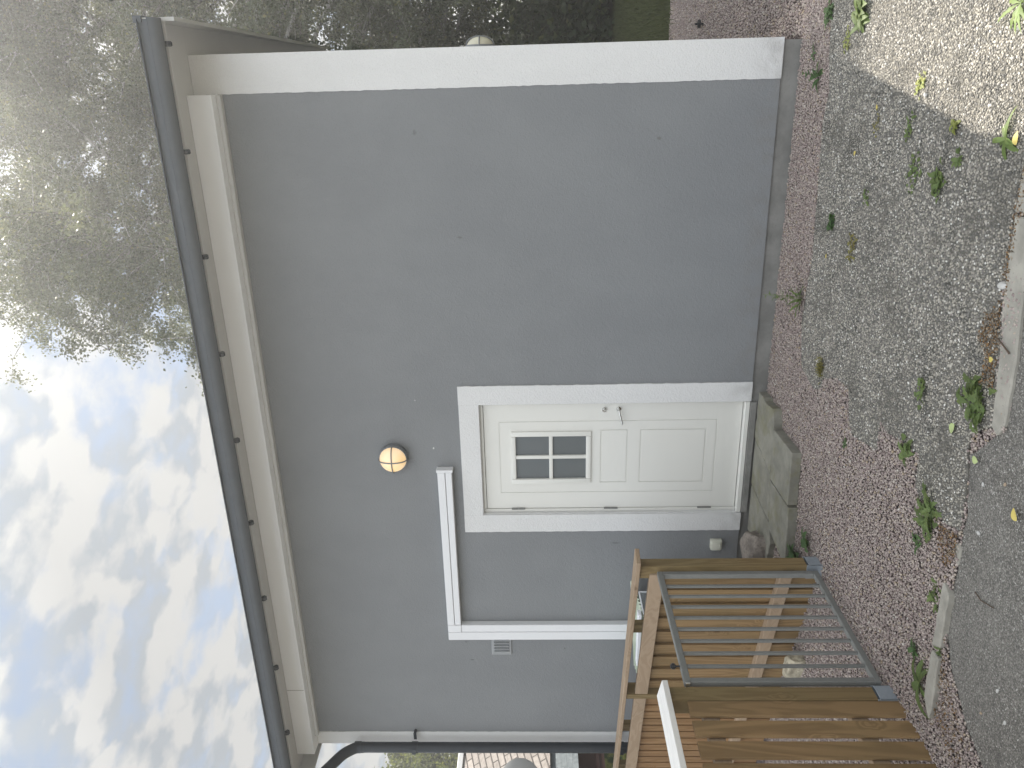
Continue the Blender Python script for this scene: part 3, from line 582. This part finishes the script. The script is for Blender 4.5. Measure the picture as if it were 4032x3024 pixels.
# back fence (guard rail) from the gate post away to the left
A = (-2.87, -1.45); D = (-.9541, .2998)
fb = thing('board_fence', (-4.2, -1.0, GZ), 'long brown board guard fence with open gap below its cap rail, behind the gate', 'fence')
bm_ = MB(); s = .10; k = 0; rr = random.Random(5)
while s < 1.40:
    box_at(A, D, s+.075, s+.075+.095, .022, .042, -.162+rr.uniform(-.006, .003), .868+rr.uniform(-.01, .012), .002, bm_) if s < 1.25 else None
    box_at(A, D, s, s+.094, .001, .021, -.165+rr.uniform(-.008, .004), .872+rr.uniform(-.008, .01), .002, bm_); s += .156+rr.uniform(-.003, .003)
bm_.build('board_panel', m_boards, fb)
bm_ = MB(); s = 1.50
while s < 4.3: box_at(A, D, s, s+.085, .001, .021, -.165, .868+rr.uniform(-.006, .006), .002, bm_); s += .1035+rr.uniform(-.001, .001)
bm_.build('board_panel', m_slats, fb)
def along(b): return b
box_at(A, D, .05, 1.47, -.038, .000, .832, .925).build('fence_rail', m_railw, fb); box_at(A, D, 1.535, 4.3, -.038, .000, .838, .928).build('fence_rail', m_railw, fb)
box_at(A, D, .05, 1.47, -.055, .000, .035, .112).build('fence_rail', m_railw, fb); box_at(A, D, 1.535, 4.3, -.045, .000, .045, .122).build('fence_rail', m_railw, fb)
for s0, s1 in ((1.472, 1.532),): box_at(A, D, s0, s1, -.042, .06, -.17, .990).build('fence_post', m_post, fb)
for s0, s1 in ((.705, .80), (2.08, 2.18), (2.76, 2.86), (3.5, 3.6)): box_at(A, D, s0, s1, .023+.02, .088, -.17, .990).build('fence_post', m_post, fb)
box_at(A, D, -.085, 4.4, -.05, .07, .9905, 1.018, .003).build('cap_rail', m_railw, fb)
pa = MB().box(-2.962, -2.872, -1.458, -1.368, -.06, .9895, .004).build('gate_post', m_post, fb)
shoe(-2.962, -2.872, -1.458, -1.368, pa)
# near fence, square to the house, with the post that carries the gate latch
fn = thing('board_fence', (XG, -3.2, GZ), 'near board fence of wide knotty boards topped with a bleached white plank', 'fence')
bm_ = MB(); y = -2.556; rr = random.Random(9)
while y > -4.4: bm_.box(XG-.018, XG, y-.098, y, -.165+rr.uniform(-.005, .005), .890+rr.uniform(-.003, .003), .003); y -= .1265+rr.uniform(-.001, .001)
bm_.build('board_panel', m_boards, fn)
pb = MB().box(-3.000, -2.908, -2.552, -2.462, -.06, .969, .004).build('gate_post', m_post, fn); shoe(-3.000, -2.908, -2.552, -2.462, pb)
m_raily = wood('pale cross rail wood', (.39, .29, .20), (.30, .215, .14), axis=1)
MB().box(-2.970, -2.932, -4.4, -2.553, .745, .825, .003).build('fence_rail', m_raily, fn); MB().box(-2.970, -2.932, -4.4, -2.553, .03, .11, .003).build('fence_rail', m_raily, fn)
MB().prism([(-2.880, -2.445), (-3.095, -2.325), (-3.095, -4.4), (-2.880, -4.4)], .970, .999, .002).build('cap_plank', m_capw, fn)
# gate
gt_ = thing('metal_gate', (XG, -1.95, GZ), 'open barred galvanised steel gate between the two fence posts', 'gate')
y0, y1, z0, z1 = -1.478, -2.444, -.118, .882; t = .034
b = MB().box(XG-t/2, XG+t/2, y1, y0, z1-t, z1, .003).box(XG-t/2, XG+t/2, y1, y0, z0, z0+t, .003).box(XG-t/2, XG+t/2, y0-t, y0, z0+t, z1-t, .003).box(XG-t/2, XG+t/2, y1, y1+t, z0+t, z1-t, .003)
b.build('gate_frame', m_gate, gt_)
for k in range(8):
    yy = y0-t-(k+1)*(y0-y1-2*t)/9; MB().box(XG-.008, XG+.008, yy-.009, yy+.009, z0+t, z1-t, .002).build('gate_bar', m_gate, gt_)
MB().tube([(XG, -2.31, z1), (XG, -2.31, z1+.022)], .005, 10).cyl((XG, -2.31, z1+.036), .016, .028, 'Z', 18, bev=.006).build('latch_knob', m_black, gt_, smooth=True)
MB().box(XG-.02, XG+.02, y1-.012, y1-.0005, z1-.028, z1-.004, .002).build('latch_end', m_chrome, gt_)
# heat pump hidden behind the fence with a ribbed plastic sheet on top
hp = thing('heat_pump', (-4.3, -.35, GZ), 'white outdoor heat pump mostly hidden behind the fence under the trunking', 'heat pump')
MB().box(-4.72, -3.98, -.50, -.16, -.05, .70, .02, seg=2).build('casing', m_duct, hp, smooth=True)
fg = MB()
for r0 in (.06, .11, .16, .21, .25): fg.tube([(-4.45+r0*math.cos(a*math.tau/32), -.508, .34+r0*math.sin(a*math.tau/32)) for a in range(33)], .004, 6)
fg.build('fan_guard', m_ventm, hp); MB().box(-4.66, -4.60, -.48, -.18, -.15, -.051).build('foot', m_gate, hp); MB().box(-4.10, -4.04, -.48, -.18, -.15, -.051).build('foot', m_gate, hp)
g = G('ribbed milky plastic', .35, .5); g.base(g.mix(g.mr(g.noise(3, 4), .4, .6), (.55, .60, .48), (.40, .46, .34))); g.b.inputs['Transmission Weight'].default_value = .25; m_rib = g.m
tb = MB(); n = 46; prev = None
for i in range(n+1):
    y_ = -.58+i*.52/n; z_ = .800+(y_+.58)*.10+.011*math.cos(i*math.pi*.5); cur = [(-4.86, y_, z_-.055), (-3.965, y_, z_)]
    if prev: tb.face([prev[0], prev[1], cur[1], cur[0]]); tb.face([(p[0], p[1], p[2]-.004) for p in (cur[0], cur[1], prev[1], prev[0])])
    prev = cur
rs_ = tag(tb.build('plastic_sheet', m_rib, recalc=False), 'greenish ribbed plastic sheet laid over the heat pump', 'plastic sheet')
tag(MB().box(-4.45, -3.945, -.56, -.49, .825, .853, .003).build('white_plank', m_whitewood), 'weathered white plank resting on the ribbed plastic sheet', 'plank')
ht = thing('glass_box', (-3.99, -.35, .72), 'clear glass hood standing at the right end of the heat pump', 'glass box')
g = G('clear thin glass', .05, .5); g.base((.85, .9, .92)); g.b.inputs['Transmission Weight'].default_value = .9; g.b.inputs['IOR'].default_value = 1.15; m_clear = g.m
MB().box(-3.962, -3.958, -.52, -.25, .71, .80).build('pane', m_clear, ht)
MB().box(-3.966, -3.954, -.53, -.24, .801, .812, .002).box(-3.966, -3.954, -.53, -.24, .70, .709, .002).box(-3.966, -3.954, -.53, -.521, .7095, .8005).box(-3.966, -3.954, -.249, -.24, .7095, .8005).build('frame', m_whitewood, ht)

# ------------------------------------------------------------------ weeds
def leafmat(name, c, tr=.35):
    g = G(name, .55, .3); r_ = g.island(); col = g.mix(r_, tuple(x*.7 for x in c), tuple(min(1, x*1.3) for x in c)); col = g.mix(g.mr(g.noise(30, 3), .45, .7, 0, .4), col, (c[0]*1.5, c[1]*1.2, c[2]))
    g.base(col); tl = g.N('ShaderNodeBsdfTranslucent'); g.put(tl.inputs[0], g.mix(.5, col, (c[0]*2.2, c[1]*2.2, c[2]*1.2))); mx_ = g.N('ShaderNodeMixShader'); mx_.inputs[0].default_value = tr
    g.l.new(g.b.outputs[0], mx_.inputs[1]); g.l.new(tl.outputs[0], mx_.inputs[2]); g.l.new(mx_.outputs[0], g.n['Material Output'].inputs[0]); return g.m
m_w = {'green': leafmat('weed green', (.125, .175, .062)), 'dark': leafmat('dark weed green', (.075, .135, .05)), 'yellow': leafmat('yellow green weed', (.22, .25, .07)), 'moss': leafmat('olive moss', (.19, .175, .06)), 'bright': leafmat('bright dandelion green', (.15, .215, .065))}
def leaf(V, Fc, p, az, L, wd, pitch, curl, lob, r):
    n = 9; d = Vector((math.cos(az), math.sin(az), 0)); s_ = Vector((-math.sin(az), math.cos(az), 0)); pos = Vector(p); a = pitch; rows = []
    for i in range(n+1):
        t = i/n; wv = wd*(math.sin(math.pi*min(1, t**.75*.96+.03))**.8)
        if lob: wv *= (.55+.45*(i % 2)) if t > .12 else .35
        fold = .25*wv; up = Vector((0, 0, 1))*math.cos(a)-d*math.sin(a)
        rows.append((pos-s_*wv+up*fold, pos.copy(), pos+s_*wv+up*fold)); pos = pos+(d*math.cos(a)+Vector((0, 0, 1))*math.sin(a))*(L/n); a -= curl/n
    b0 = len(V)
    for rw in rows: V.extend([tuple(q) for q in rw])
    for i in range(n):
        q = b0+i*3; Fc.append((q, q+1, q+4, q+3)); Fc.append((q+1, q+2, q+5, q+4))
def weed(x, y, kind, n, L, wd, label, lob=False, pitch=(.15, .9), spread=.0, curl=1.1, seed=None, z=-.150, stems=0):
    r = random.Random(seed if seed is not None else int((x*131+y*977)*100)); V = []; Fc = []
    for i in range(n):
        az = i*2.399+r.uniform(-.4, .4); pp = (x+r.gauss(0, spread), y+r.gauss(0, spread*.7), z+.004)
        leaf(V, Fc, pp, az, L*r.uniform(.6, 1.15), wd*r.uniform(.7, 1.15), r.uniform(*pitch), curl*r.uniform(.5, 1.3), lob, r)
    for i in range(stems):
        az = r.uniform(0, 6.28); h = L*r.uniform(1.2, 2.0); pos = Vector((x+r.gauss(0, spread), y+r.gauss(0, spread), z)); le = Vector((math.cos(az)*.25, math.sin(az)*.25, 1)).normalized()
        b0 = len(V); w_ = .0014
        V.extend([tuple(pos+Vector((-w_, 0, 0))), tuple(pos+Vector((w_, 0, 0))), tuple(pos+le*h+Vector((w_, 0, 0))), tuple(pos+le*h-Vector((w_, 0, 0)))]); Fc.append((b0, b0+1, b0+2, b0+3))
        for q in range(7): leaf(V, Fc, tuple(pos+le*h*(.25+q*.11)), az+q*2.4, L*.45*(1-q*.07), wd*.7, .5, .9, lob, r)
    return tag(npmesh('weed', np.array(V), np.array(Fc), m_w[kind], smooth=True), label, 'weed', 'weeds growing in gravel and paving')
WEEDS = [
 (.34, -.50, 'dark', 16, .085, .017, 'leafy dark weed in gravel at the right picture edge, nearest the house corner', dict(spread=.03)),
 (.30, -1.00, 'green', 30, .10, .020, 'largest bushy green weed at the right edge of the picture', dict(spread=.05)),
 (.17, -.84, 'yellow', 26, .03, .008, 'low yellow green creeping clump between two bushier weeds and the paving joint', dict(spread=.035)),
 (.13, -.29, 'dark', 6, .06, .010, 'thin small weed just in front of the white house corner', dict(spread=.01)),
 (-.02, -.44, 'dark', 7, .095, .018, 'dark broad leaved weed below the grey wall near the white corner', dict(spread=.012, stems=1)),
 (.22, -2.48, 'bright', 13, .17, .012, 'big toothed dandelion in full sunlight', dict(lob=True, pitch=(.1, .5))),
 (-.055, -1.79, 'yellow', 34, .022, .008, 'yellow green creeper in the paving joint at the shadow edge', dict(spread=.03)),
 (-.25, -1.76, 'green', 20, .026, .009, 'small shaded creeper in the joint left of the sunlit one', dict(spread=.03)),
 (-.25, -1.38, 'moss', 26, .016, .006, 'faint olive moss tuft beside a fallen yellow leaf', dict(spread=.035)),
 (-.22, -2.17, 'yellow', 14, .035, .010, 'small yellowish weed right on the edge of the shadow', dict(spread=.016)),
 (-.245, -2.55, 'bright', 9, .12, .011, 'star shaped pale dandelion half in shadow near the bottom edge', dict(pitch=(.1, .45))),
 (-.345, -2.25, 'green', 11, .032, .010, 'tiny two tufted weed just left of the shadow edge', dict(spread=.02)),
 (-.43, -1.87, 'green', 40, .024, .009, 'narrow row of creeper along the paving joint', dict(spread=.045)),
 (-.46, -2.10, 'green', 48, .040, .012, 'dense bushy creeper clump in the middle of the pebble paving', dict(spread=.034)),
 (-.62, -1.38, 'green', 14, .028, .008, 'sparse little weed on the far part of the pebble paving', dict(spread=.03)),
 (-.82, -.93, 'dark', 30, .045, .013, 'dark green low bush where paving meets the gravel strip', dict(spread=.035)),
 (-.90, -1.27, 'moss', 30, .032, .008, 'olive spreading weed just in front of the dark low bush', dict(spread=.05)),
 (-1.39, -.57, 'green', 14, .13, .012, 'tall feathery weed at the paving edge below the grey wall', dict(lob=True, spread=.015, pitch=(.5, 1.2), stems=3)),
 (-1.70, -1.05, 'moss', 110, .040, .004, 'round olive moss cushion at the notched corner of the paving', dict(spread=.036, pitch=(.5, 1.4))),
 (-1.98, -1.54, 'dark', 9, .030, .009, 'tiny seedling alone in the open gravel', dict(spread=.02)),
 (-1.36, -2.27, 'green', 22, .034, .010, 'narrow weed in a joint of the lower pebble paving', dict(spread=.035)),
 (-1.69, -2.24, 'green', 16, .062, .017, 'leafy weed at the stepped corner of the paving', dict(spread=.03)),
 (-1.24, -2.69, 'green', 40, .095, .018, 'large lush weed spilling over the kerb beside the asphalt', dict(lob=True, spread=.065, pitch=(.2, .9))),
 (-1.88, -2.53, 'green', 34, .10, .019, 'large toothed weed at the tip of the pebble paving', dict(lob=True, spread=.05, pitch=(.1, .8))),
 (-3.08, -1.06, 'dark', 10, .13, .034, 'broad leaved dock plant behind the gate post', dict(spread=.02, pitch=(.5, 1.1))),
 (-2.86, -1.22, 'dark', 4, .12, .030, 'single large dock leaf standing beside the post shoe', dict(pitch=(.6, 1.1))),
 (-2.05, -2.46, 'dark', 12, .045, .011, 'small dark weed left of the large toothed weed', dict(spread=.022)),
 (-2.18, -2.69, 'green', 22, .045, .012, 'low weed against the start of the narrow kerb', dict(spread=.03)),
 (-2.66, -2.71, 'green', 9, .16, .018, 'long leaved dandelion in front of the near fence post', dict(pitch=(.1, .55))),
 (-2.55, -2.62, 'dark', 9, .05, .012, 'small weed between the dandelion and the gate', dict(spread=.015)),
 (-2.40, -2.80, 'green', 10, .045, .008, 'sprig growing in the gap between the two narrow kerb stones', dict(spread=.012)),
]
for a in WEEDS: a[7]['spread'] = a[7].get('spread', 0)*.82
for a in WEEDS: weed(a[0], a[1], a[2], a[3], a[4], a[5], a[6], **a[7])
# small fallen leaves, pebbles and twigs
def fallen(x, y, s, label, col, rz=0):
    V = []; Fc = []; leaf(V, Fc, (x, y, GZ+.010), rz, s, s*.34, .12, .4, False, random); o = npmesh('fallen_leaf', np.array(V), np.array(Fc), col, smooth=True); return tag(o, label, 'leaf', 'fallen leaves on the ground')
m_lg = paint('pale green leaf', (.42, .50, .22), .6, .4, .2)
for a in ((-.17, -1.38, .030, 'small orange yellow leaf on the paving beside the moss tuft', m_leafyellow, 1.), (-.40, -1.17, .034, 'yellow leaf alone on the far pebble paving', m_leafyellow, 2.4), (-1.04, -.93, .030, 'yellow leaf near the gravel strip below the middle of the wall', m_leafyellow, .3),
          (-1.39, -2.59, .055, 'pale green leaf on the pebble paving above the lush kerb weed', m_lg, 2.8), (-1.46, -2.80, .045, 'pale green leaf at the asphalt edge', m_lg, 1.6), (-1.55, -3.10, .05, 'bright yellow green leaf lying on the asphalt', m_leafyellow, .8),
          (-1.04, -2.76, .032, 'orange leaf in the litter by the long kerb', m_leafyellow, 2.), (-2.30, -.22, .035, 'tan leaf on the gravel beside the chipped slab', m_leafyellow, 2.6), (-.26, -2.63, .05, 'yellow leaf beside the star shaped dandelion', m_leafyellow, .2)): fallen(*a)
g = G('small white stone', .7, .3); g.base(g.mix(g.noise(30, 3), (.36, .35, .33), (.55, .54, .52))); m_ws = g.m
def small(x, y, s, label, mat, z=None):
    n = bmesh.new(); bmesh.ops.create_icosphere(n, subdivisions=2, radius=1); r = random.Random(int(x*999)+int(y*777))
    for v in n.verts: v.co *= 1+r.uniform(-.16, .16)
    b = MB(); b._add(n, Matrix.Translation((x, y, (GZ if z is None else z)+s*.35)) @ Matrix.Rotation(r.uniform(0, 3), 4, 'Z') @ Matrix.Diagonal((s, s*.7, s*.55, 1))); return tag(b.build('loose_stone', mat), label, 'stone', 'loose stones on the paving and asphalt')
small(-.76, -2.72, .024, 'white stone at the edge of the long pale kerb', m_ws); small(-.10, -1.86, .014, 'white pebble in the shade beside the paving joint', m_ws)
for x, y, q in ((-1.54, -2.84, 'tiny stone on the asphalt just off the lower tip of the long pale kerb'), (-1.47, -2.97, 'tiny stone on the open asphalt between two green leaves'), (-1.74, -2.88, 'pale tiny stone alone on the asphalt below the paving tip'),
               (-2.42, -3.14, 'tiny stone on the asphalt at the bottom left, nearest the fence'), (-2.33, -3.28, 'white tiny stone on the asphalt at the lower left edge'), (-2.25, -3.2, 'grey tiny stone on the asphalt beside the white one')):
    small(x, y, random.uniform(.008, .012), q, m_ws if 'white' in q or 'pale' in q else m_stone, -.158)
m_twig = paint('dark twig', (.09, .06, .04), .8)
tag(MB().tube([(-1.98, -2.94, -.154), (-1.985, -2.99, -.151), (-1.96, -3.07, -.153)], .0022, 6).build('twig', m_twig), 'thin dark twig lying on the asphalt', 'twig')
tag(MB().tube([(-.955, -2.765, -.138), (-.965, -2.81, -.134), (-.985, -2.855, -.137)], .003, 6).build('twig', m_twig), 'short twig lying across the long pale kerb', 'twig')
tag(MB().cyl((.519, 3.298, GZ+.04), .042, .084, 'Z', 18, bev=.03).build('ball', m_black, smooth=True), 'small dark ball lying on the gravel path beside the house', 'ball')

# ------------------------------------------------------------------ trees
def foliage(name, pts, s, mat, parent, seed, droop=.5):
    r = np.random.default_rng(seed); n = len(pts); a = r.uniform(0, 6.283, n); el = r.normal(-droop, .6, n)
    d = np.stack([np.cos(a)*np.cos(el), np.sin(a)*np.cos(el), np.sin(el)], 1); rnd = r.normal(0, 1, (n, 3)); w_ = np.cross(d, rnd); w_ /= np.linalg.norm(w_, axis=1)[:, None]
    L = (s*r.uniform(.7, 1.3, n))[:, None]; W_ = L*.36
    q = np.stack([pts, pts+d*L*.42+w_*W_, pts+d*L, pts+d*L*.42-w_*W_], 1); f = np.arange(n*4).reshape(n, 4); return npmesh(name, q, f, mat, parent)
def tree(name, base, h, R_, z0, nl, nleaf, lsize, mat, bark, label, cat, seed, group=None, dens=1., open_=.3, trunk_r=.16):
    r = random.Random(seed); T = thing(name, base, label, cat, group); mb = MB(); B = Vector(base); pts = []
    tr = [B+Vector((r.gauss(0, .08)*i, r.gauss(0, .08)*i, h*.97*i/7)) for i in range(8)]; mb.tube(tr, [trunk_r*(1-.9*i/7)+.01 for i in range(8)], 10)
    twigs = []
    for i in range(nl):
        t = ((i+.5)/nl); zz = z0+(h*.96-z0)*t; k = min(6, int(zz/(h*.97)*7)); p = tr[k].lerp(tr[k+1], zz/(h*.97)*7-k); az = i*2.399+r.uniform(-.5, .5)
        prof = (math.sin(math.pi*(.16+.80*t))**.75)*r.uniform(.72, 1.12); L = R_*prof; el = .35+.75*t; d = Vector((math.cos(az)*math.cos(el), math.sin(az)*math.cos(el), math.sin(el))); P = [p]
        for j in range(6): d = (d+Vector((r.gauss(0, .12), r.gauss(0, .12), -.10+r.gauss(0, .06)))).normalized(); P.append(P[-1]+d*L/6)
        mb.tube(P, [max(.008, trunk_r*.34*(1-.13*j*1.05)*(.6+.4*prof)) for j in range(7)], 6, False)
        for j in range(1, 7):
            for q in range(3):
                a2 = r.uniform(0, 6.28); d2 = (Vector((math.cos(a2), math.sin(a2), r.uniform(-.2, .7)))+d*.6).normalized(); l2 = L*r.uniform(.16, .34); e = P[j]+d2*l2*.6; e2 = e+(d2+Vector((0, 0, -.5))).normalized()*l2*.5
                mb.tube([P[j], e, e2], [.012, .007, .003], 4, False); twigs += [(P[j], e, .5), (e, e2, 1.)]
                for w_ in range(2):
                    a3 = r.uniform(0, 6.28); t0 = e.lerp(e2, r.random()); e3 = t0+Vector((math.cos(a3)*.28, math.sin(a3)*.28, -.25*r.random()))*r.uniform(.7, 1.7); twigs.append((t0, e3, 1.)); mb.tube([t0, e3], [.004, .002], 3, False)
    twigs = [t_ for t_ in twigs if t_[1].x < -1.2 or t_[1].z < 1.17*(t_[1].y+1.15)*1.02]
    mb.build('trunk', bark, T, recalc=False)
    rg = np.random.default_rng(seed); n = len(twigs); wts = np.array([t[2] for t in twigs])*rg.uniform(1-open_, 1, n); wts /= wts.sum(); idx = rg.choice(n, nleaf, p=wts)
    a = np.array([t[0][:] for t in twigs])[idx]; b = np.array([t[1][:] for t in twigs])[idx]; u = rg.uniform(0, 1, (nleaf, 1)); pts = a+(b-a)*u+rg.normal(0, .10*dens, (nleaf, 3))
    print(name, 'top', pts[:, 2].max(), np.percentile(pts[:, 2], 99)); foliage('crown', pts, lsize, mat, T, seed+1); return T
def treeleaf(name, c, tr=.4):
    g = G(name, .5, .3); r_ = g.island(); col = g.ramp(r_, [(0, tuple(x*.6 for x in c)), (.5, c), (.9, tuple(x*1.5 for x in c)), (1, (c[0]*2.6, c[1]*2.0, c[2]*1.2))]); g.base(col)
    tl = g.N('ShaderNodeBsdfTranslucent'); g.put(tl.inputs[0], g.mix(.6, col, (c[0]*2.4, c[1]*2.2, c[2]*1.5))); mx_ = g.N('ShaderNodeMixShader'); mx_.inputs[0].default_value = tr
    g.l.new(g.b.outputs[0], mx_.inputs[1]); g.l.new(tl.outputs[0], mx_.inputs[2]); g.l.new(mx_.outputs[0], g.n['Material Output'].inputs[0]); return g.m
m_birch = treeleaf('birch leaf', (.085, .10, .062), .3); m_birch2 = treeleaf('shaded leaf', (.08, .10, .06), .3); m_dark = treeleaf('dark hedge leaf', (.055, .075, .038), .25); m_olive = treeleaf('sunlit olive leaf', (.075, .09, .03))
g = G('birch bark', .85, .2); g.base(g.mix(g.mr(g.noise(6, 5, .7, g.map((1, 1, 3.5))), .45, .62), (.34, .33, .31), (.07, .065, .06))); m_bark = g.m
tree('birch_tree', (-3.1, 11.6, GZ), 13.2, 4.7, 4.0, 56, 230000, .060, m_birch, m_bark, 'tall airy birch tree rising behind the roof, its left crown edge against the sky', 'tree', 21, 'birch trees behind the house')
tree('birch_tree', (2.0, 11.8, GZ), 13.0, 4.7, 2.6, 56, 230000, .060, m_birch, m_bark, 'birch tree with dense hanging foliage to the right of the roof corner', 'tree', 22, 'birch trees behind the house')
tree('birch_tree', (-.4, 13.6, GZ), 14.2, 4.6, 3.0, 46, 120000, .064, m_birch, m_bark, 'birch tree in the gap between the two nearer birches', 'tree', 29, 'birch trees behind the house')
tree('birch_tree', (5.4, 13.5, GZ), 13.5, 4.5, 2.5, 36, 90000, .085, m_birch2, m_bark, 'birch tree furthest right, behind the other two', 'tree', 23, 'birch trees behind the house')
tree('shade_tree', (3.0, 17.5, GZ), 9.5, 4.2, 1.2, 40, 34000, .10, m_dark, m_bark, 'dark low branched tree at the back of the lawn', 'tree', 24)
tree('shade_tree', (-1.5, 18.5, GZ), 9.0, 4.2, 1.0, 40, 40000, .11, m_dark, m_bark, 'dark round tree straight behind the house', 'tree', 25)
tree('garden_tree', (-25.5, 17.5, GZ), 7.3, 4.0, 1.2, 44, 70000, .12, m_olive, m_bark, 'sunlit olive green tree beyond the stone tiled house at far left', 'tree', 26, open_=.2, dens=2.)
# understory mass at the edge of the wood and lawn grass
r_ = np.random.default_rng(5); n = 90000; P = np.column_stack([r_.uniform(-9, 16, n), r_.uniform(13.2, 17.5, n), np.abs(r_.normal(0, 1, n))]); hh = 1.9+.7*np.sin(P[:, 0]*1.7)+.5*np.sin(P[:, 0]*4.3+P[:, 1]); P[:, 2] = GZ+r_.uniform(0, 1, n)*hh
tag(foliage('undergrowth', P, .16, m_dark, None, 6, .1), 'dark tangled undergrowth along the back edge of the lawn', 'undergrowth', kind='stuff')
n = 60000; P = np.column_stack([r_.uniform(-7, 5.5, n), 5.2+8.3*r_.random(n)**1.15+r_.normal(0, .12, n), np.full(n, -.213)]); V = np.stack([P+np.array([-.006, 0, 0]), P+np.array([.006, 0, 0]), P+np.column_stack([r_.normal(0, .03, n), r_.normal(0, .03, n), r_.uniform(.05, .13, n)])], 1)
m_grass = leafmat('lawn grass', (.060, .072, .022), .2); tag(npmesh('lawn_grass', V, np.arange(n*3).reshape(n, 3), m_grass), 'rough shaded lawn behind the gravel path', 'grass', kind='stuff')

# ------------------------------------------------------------------ neighbour's house far left
nb = thing('neighbour_house', (-10.5, 3.2, GZ), 'neighbouring house with stone tiled roof seen past the black downpipe', 'house')
g = G('split stone tiles', .8, .3); br = g.N('ShaderNodeTexBrick'); g.put(br.inputs['Vector'], g.map((1, 1, 1), (0, 0, math.radians(-14)), src='UV')); br.inputs['Scale'].default_value = 1.0
br.inputs['Brick Width'].default_value = .34; br.inputs['Row Height'].default_value = .105; br.inputs['Mortar Size'].default_value = .011; br.inputs['Color1'].default_value = (.26, .235, .22, 1); br.inputs['Color2'].default_value = (.34, .31, .29, 1); br.inputs['Mortar'].default_value = (.045, .038, .036, 1)
g.base(g.mix(g.mr(g.noise(14, 5, .7), .4, .7, 0, .6), br.outputs[0], (.20, .18, .165))); g.bump(g.math('ADD', br.outputs[1], g.math('MULTIPLY', g.noise(25, 4), -.5)), .8, .02); m_tile = g.m
rfm = MB(); rfm.face([(-9.5, .8, 1.535), (-9.5, 6, 1.535), (-10.2, 6, 2.78+.16), (-10.2, .8, 2.78+.16)]); ro = rfm.build('roof', m_tile, nb, recalc=False)
uvl = ro.data.uv_layers.new(name='UVMap'); uvs = [(0, 0), (5.2, 0), (5.2, 1.57), (0, 1.57)]
for i, lp in enumerate(ro.data.polygons[0].loop_indices): uvl.data[lp].uv = uvs[i]
MB().box(-10.26, -10.17, .8, 6, 2.935, 3.02, .005).build('ridge_board', m_whitewood, nb)
sm = MB()
for k in range(5): z_ = 1.12+k*.083; x_ = -9.36-k*.04; sm.face([(x_, .8, z_), (x_, 6, z_), (x_-.03, 6, z_+.082), (x_-.03, .8, z_+.082)]); sm.face([(x_, 6, z_), (x_, .8, z_), (x_-.03, .8, z_+.001), (x_-.03, 6, z_+.001)])
m_seamroof = metal('pale standing seam roof', (.17, .20, .22), .45, .3, .2); sm.build('porch_roof', m_seamroof, nb, recalc=False)
m_redwood = paint('dark red cladding', (.055, .020, .018), .7, .3); MB().box(-10.9, -9.62, .8, 6, -.2, 1.5).build('wall', m_redwood, nb)
wn = MB().box(-9.62, -9.585, 2.55, 3.6, .1, .78, .003).build('window', m_redwood, nb); g = G('painted reflection glass', .06, .6); g.base(g.mix(g.mr(g.noise(5, 5, .7), .45, .6), (.03, .05, .02), (.16, .17, .05))); MB().box(-9.584, -9.578, 2.63, 3.52, .17, .71).build('pane', g.m, wn)  # reflected greenery is painted into the pane's base colour
MB().box(-10.9, -10.27, .8, 6, 1.5, 2.9).build('rear_gable', m_redwood, nb)
dsh = thing('satellite_dish', (-9.2, 2.72, 1.6), 'grey satellite dish on the stone tiled roof at the far left edge', 'satellite dish')
n = bmesh.new(); bmesh.ops.create_uvsphere(n, u_segments=32, v_segments=16, radius=1); bmesh.ops.delete(n, geom=[v for v in n.verts if v.co.z < .55], context='VERTS'); bb = MB(); bb._add(n, Matrix.Translation((-9.28, 2.615, 1.95)) @ Matrix.Rotation(math.radians(80), 4, Vector((.75, .65, 0))) @ Matrix.Diagonal((.36, .36, .12, 1)))
m_dish = paint('grey dish paint', (.30, .30, .29), .5); bb.build('dish', m_dish, dsh, smooth=True); MB().tube([(-9.30, 2.68, 1.95), (-9.42, 2.66, 1.78), (-9.5, 2.66, 1.60)], .018, 8).build('mast', m_gate, dsh)

# ------------------------------------------------------------------ air: added to imitate lens glare towards the sun, a thin glare haze
hz = bpy.data.materials.new('glare haze'); hz.use_nodes = True; nt = hz.node_tree; nt.nodes.clear(); pv = nt.nodes.new('ShaderNodeVolumePrincipled'); pv.inputs['Color'].default_value = (.93, .95, .96, 1)
pv.inputs['Density'].default_value = .0040; pv.inputs['Anisotropy'].default_value = .55; om = nt.nodes.new('ShaderNodeOutputMaterial'); nt.links.new(pv.outputs[0], om.inputs['Volume'])
tag(MB().box(-151, 151, -151, 151, -1.4, 16.5).build('haze', hz), kind='stuff')
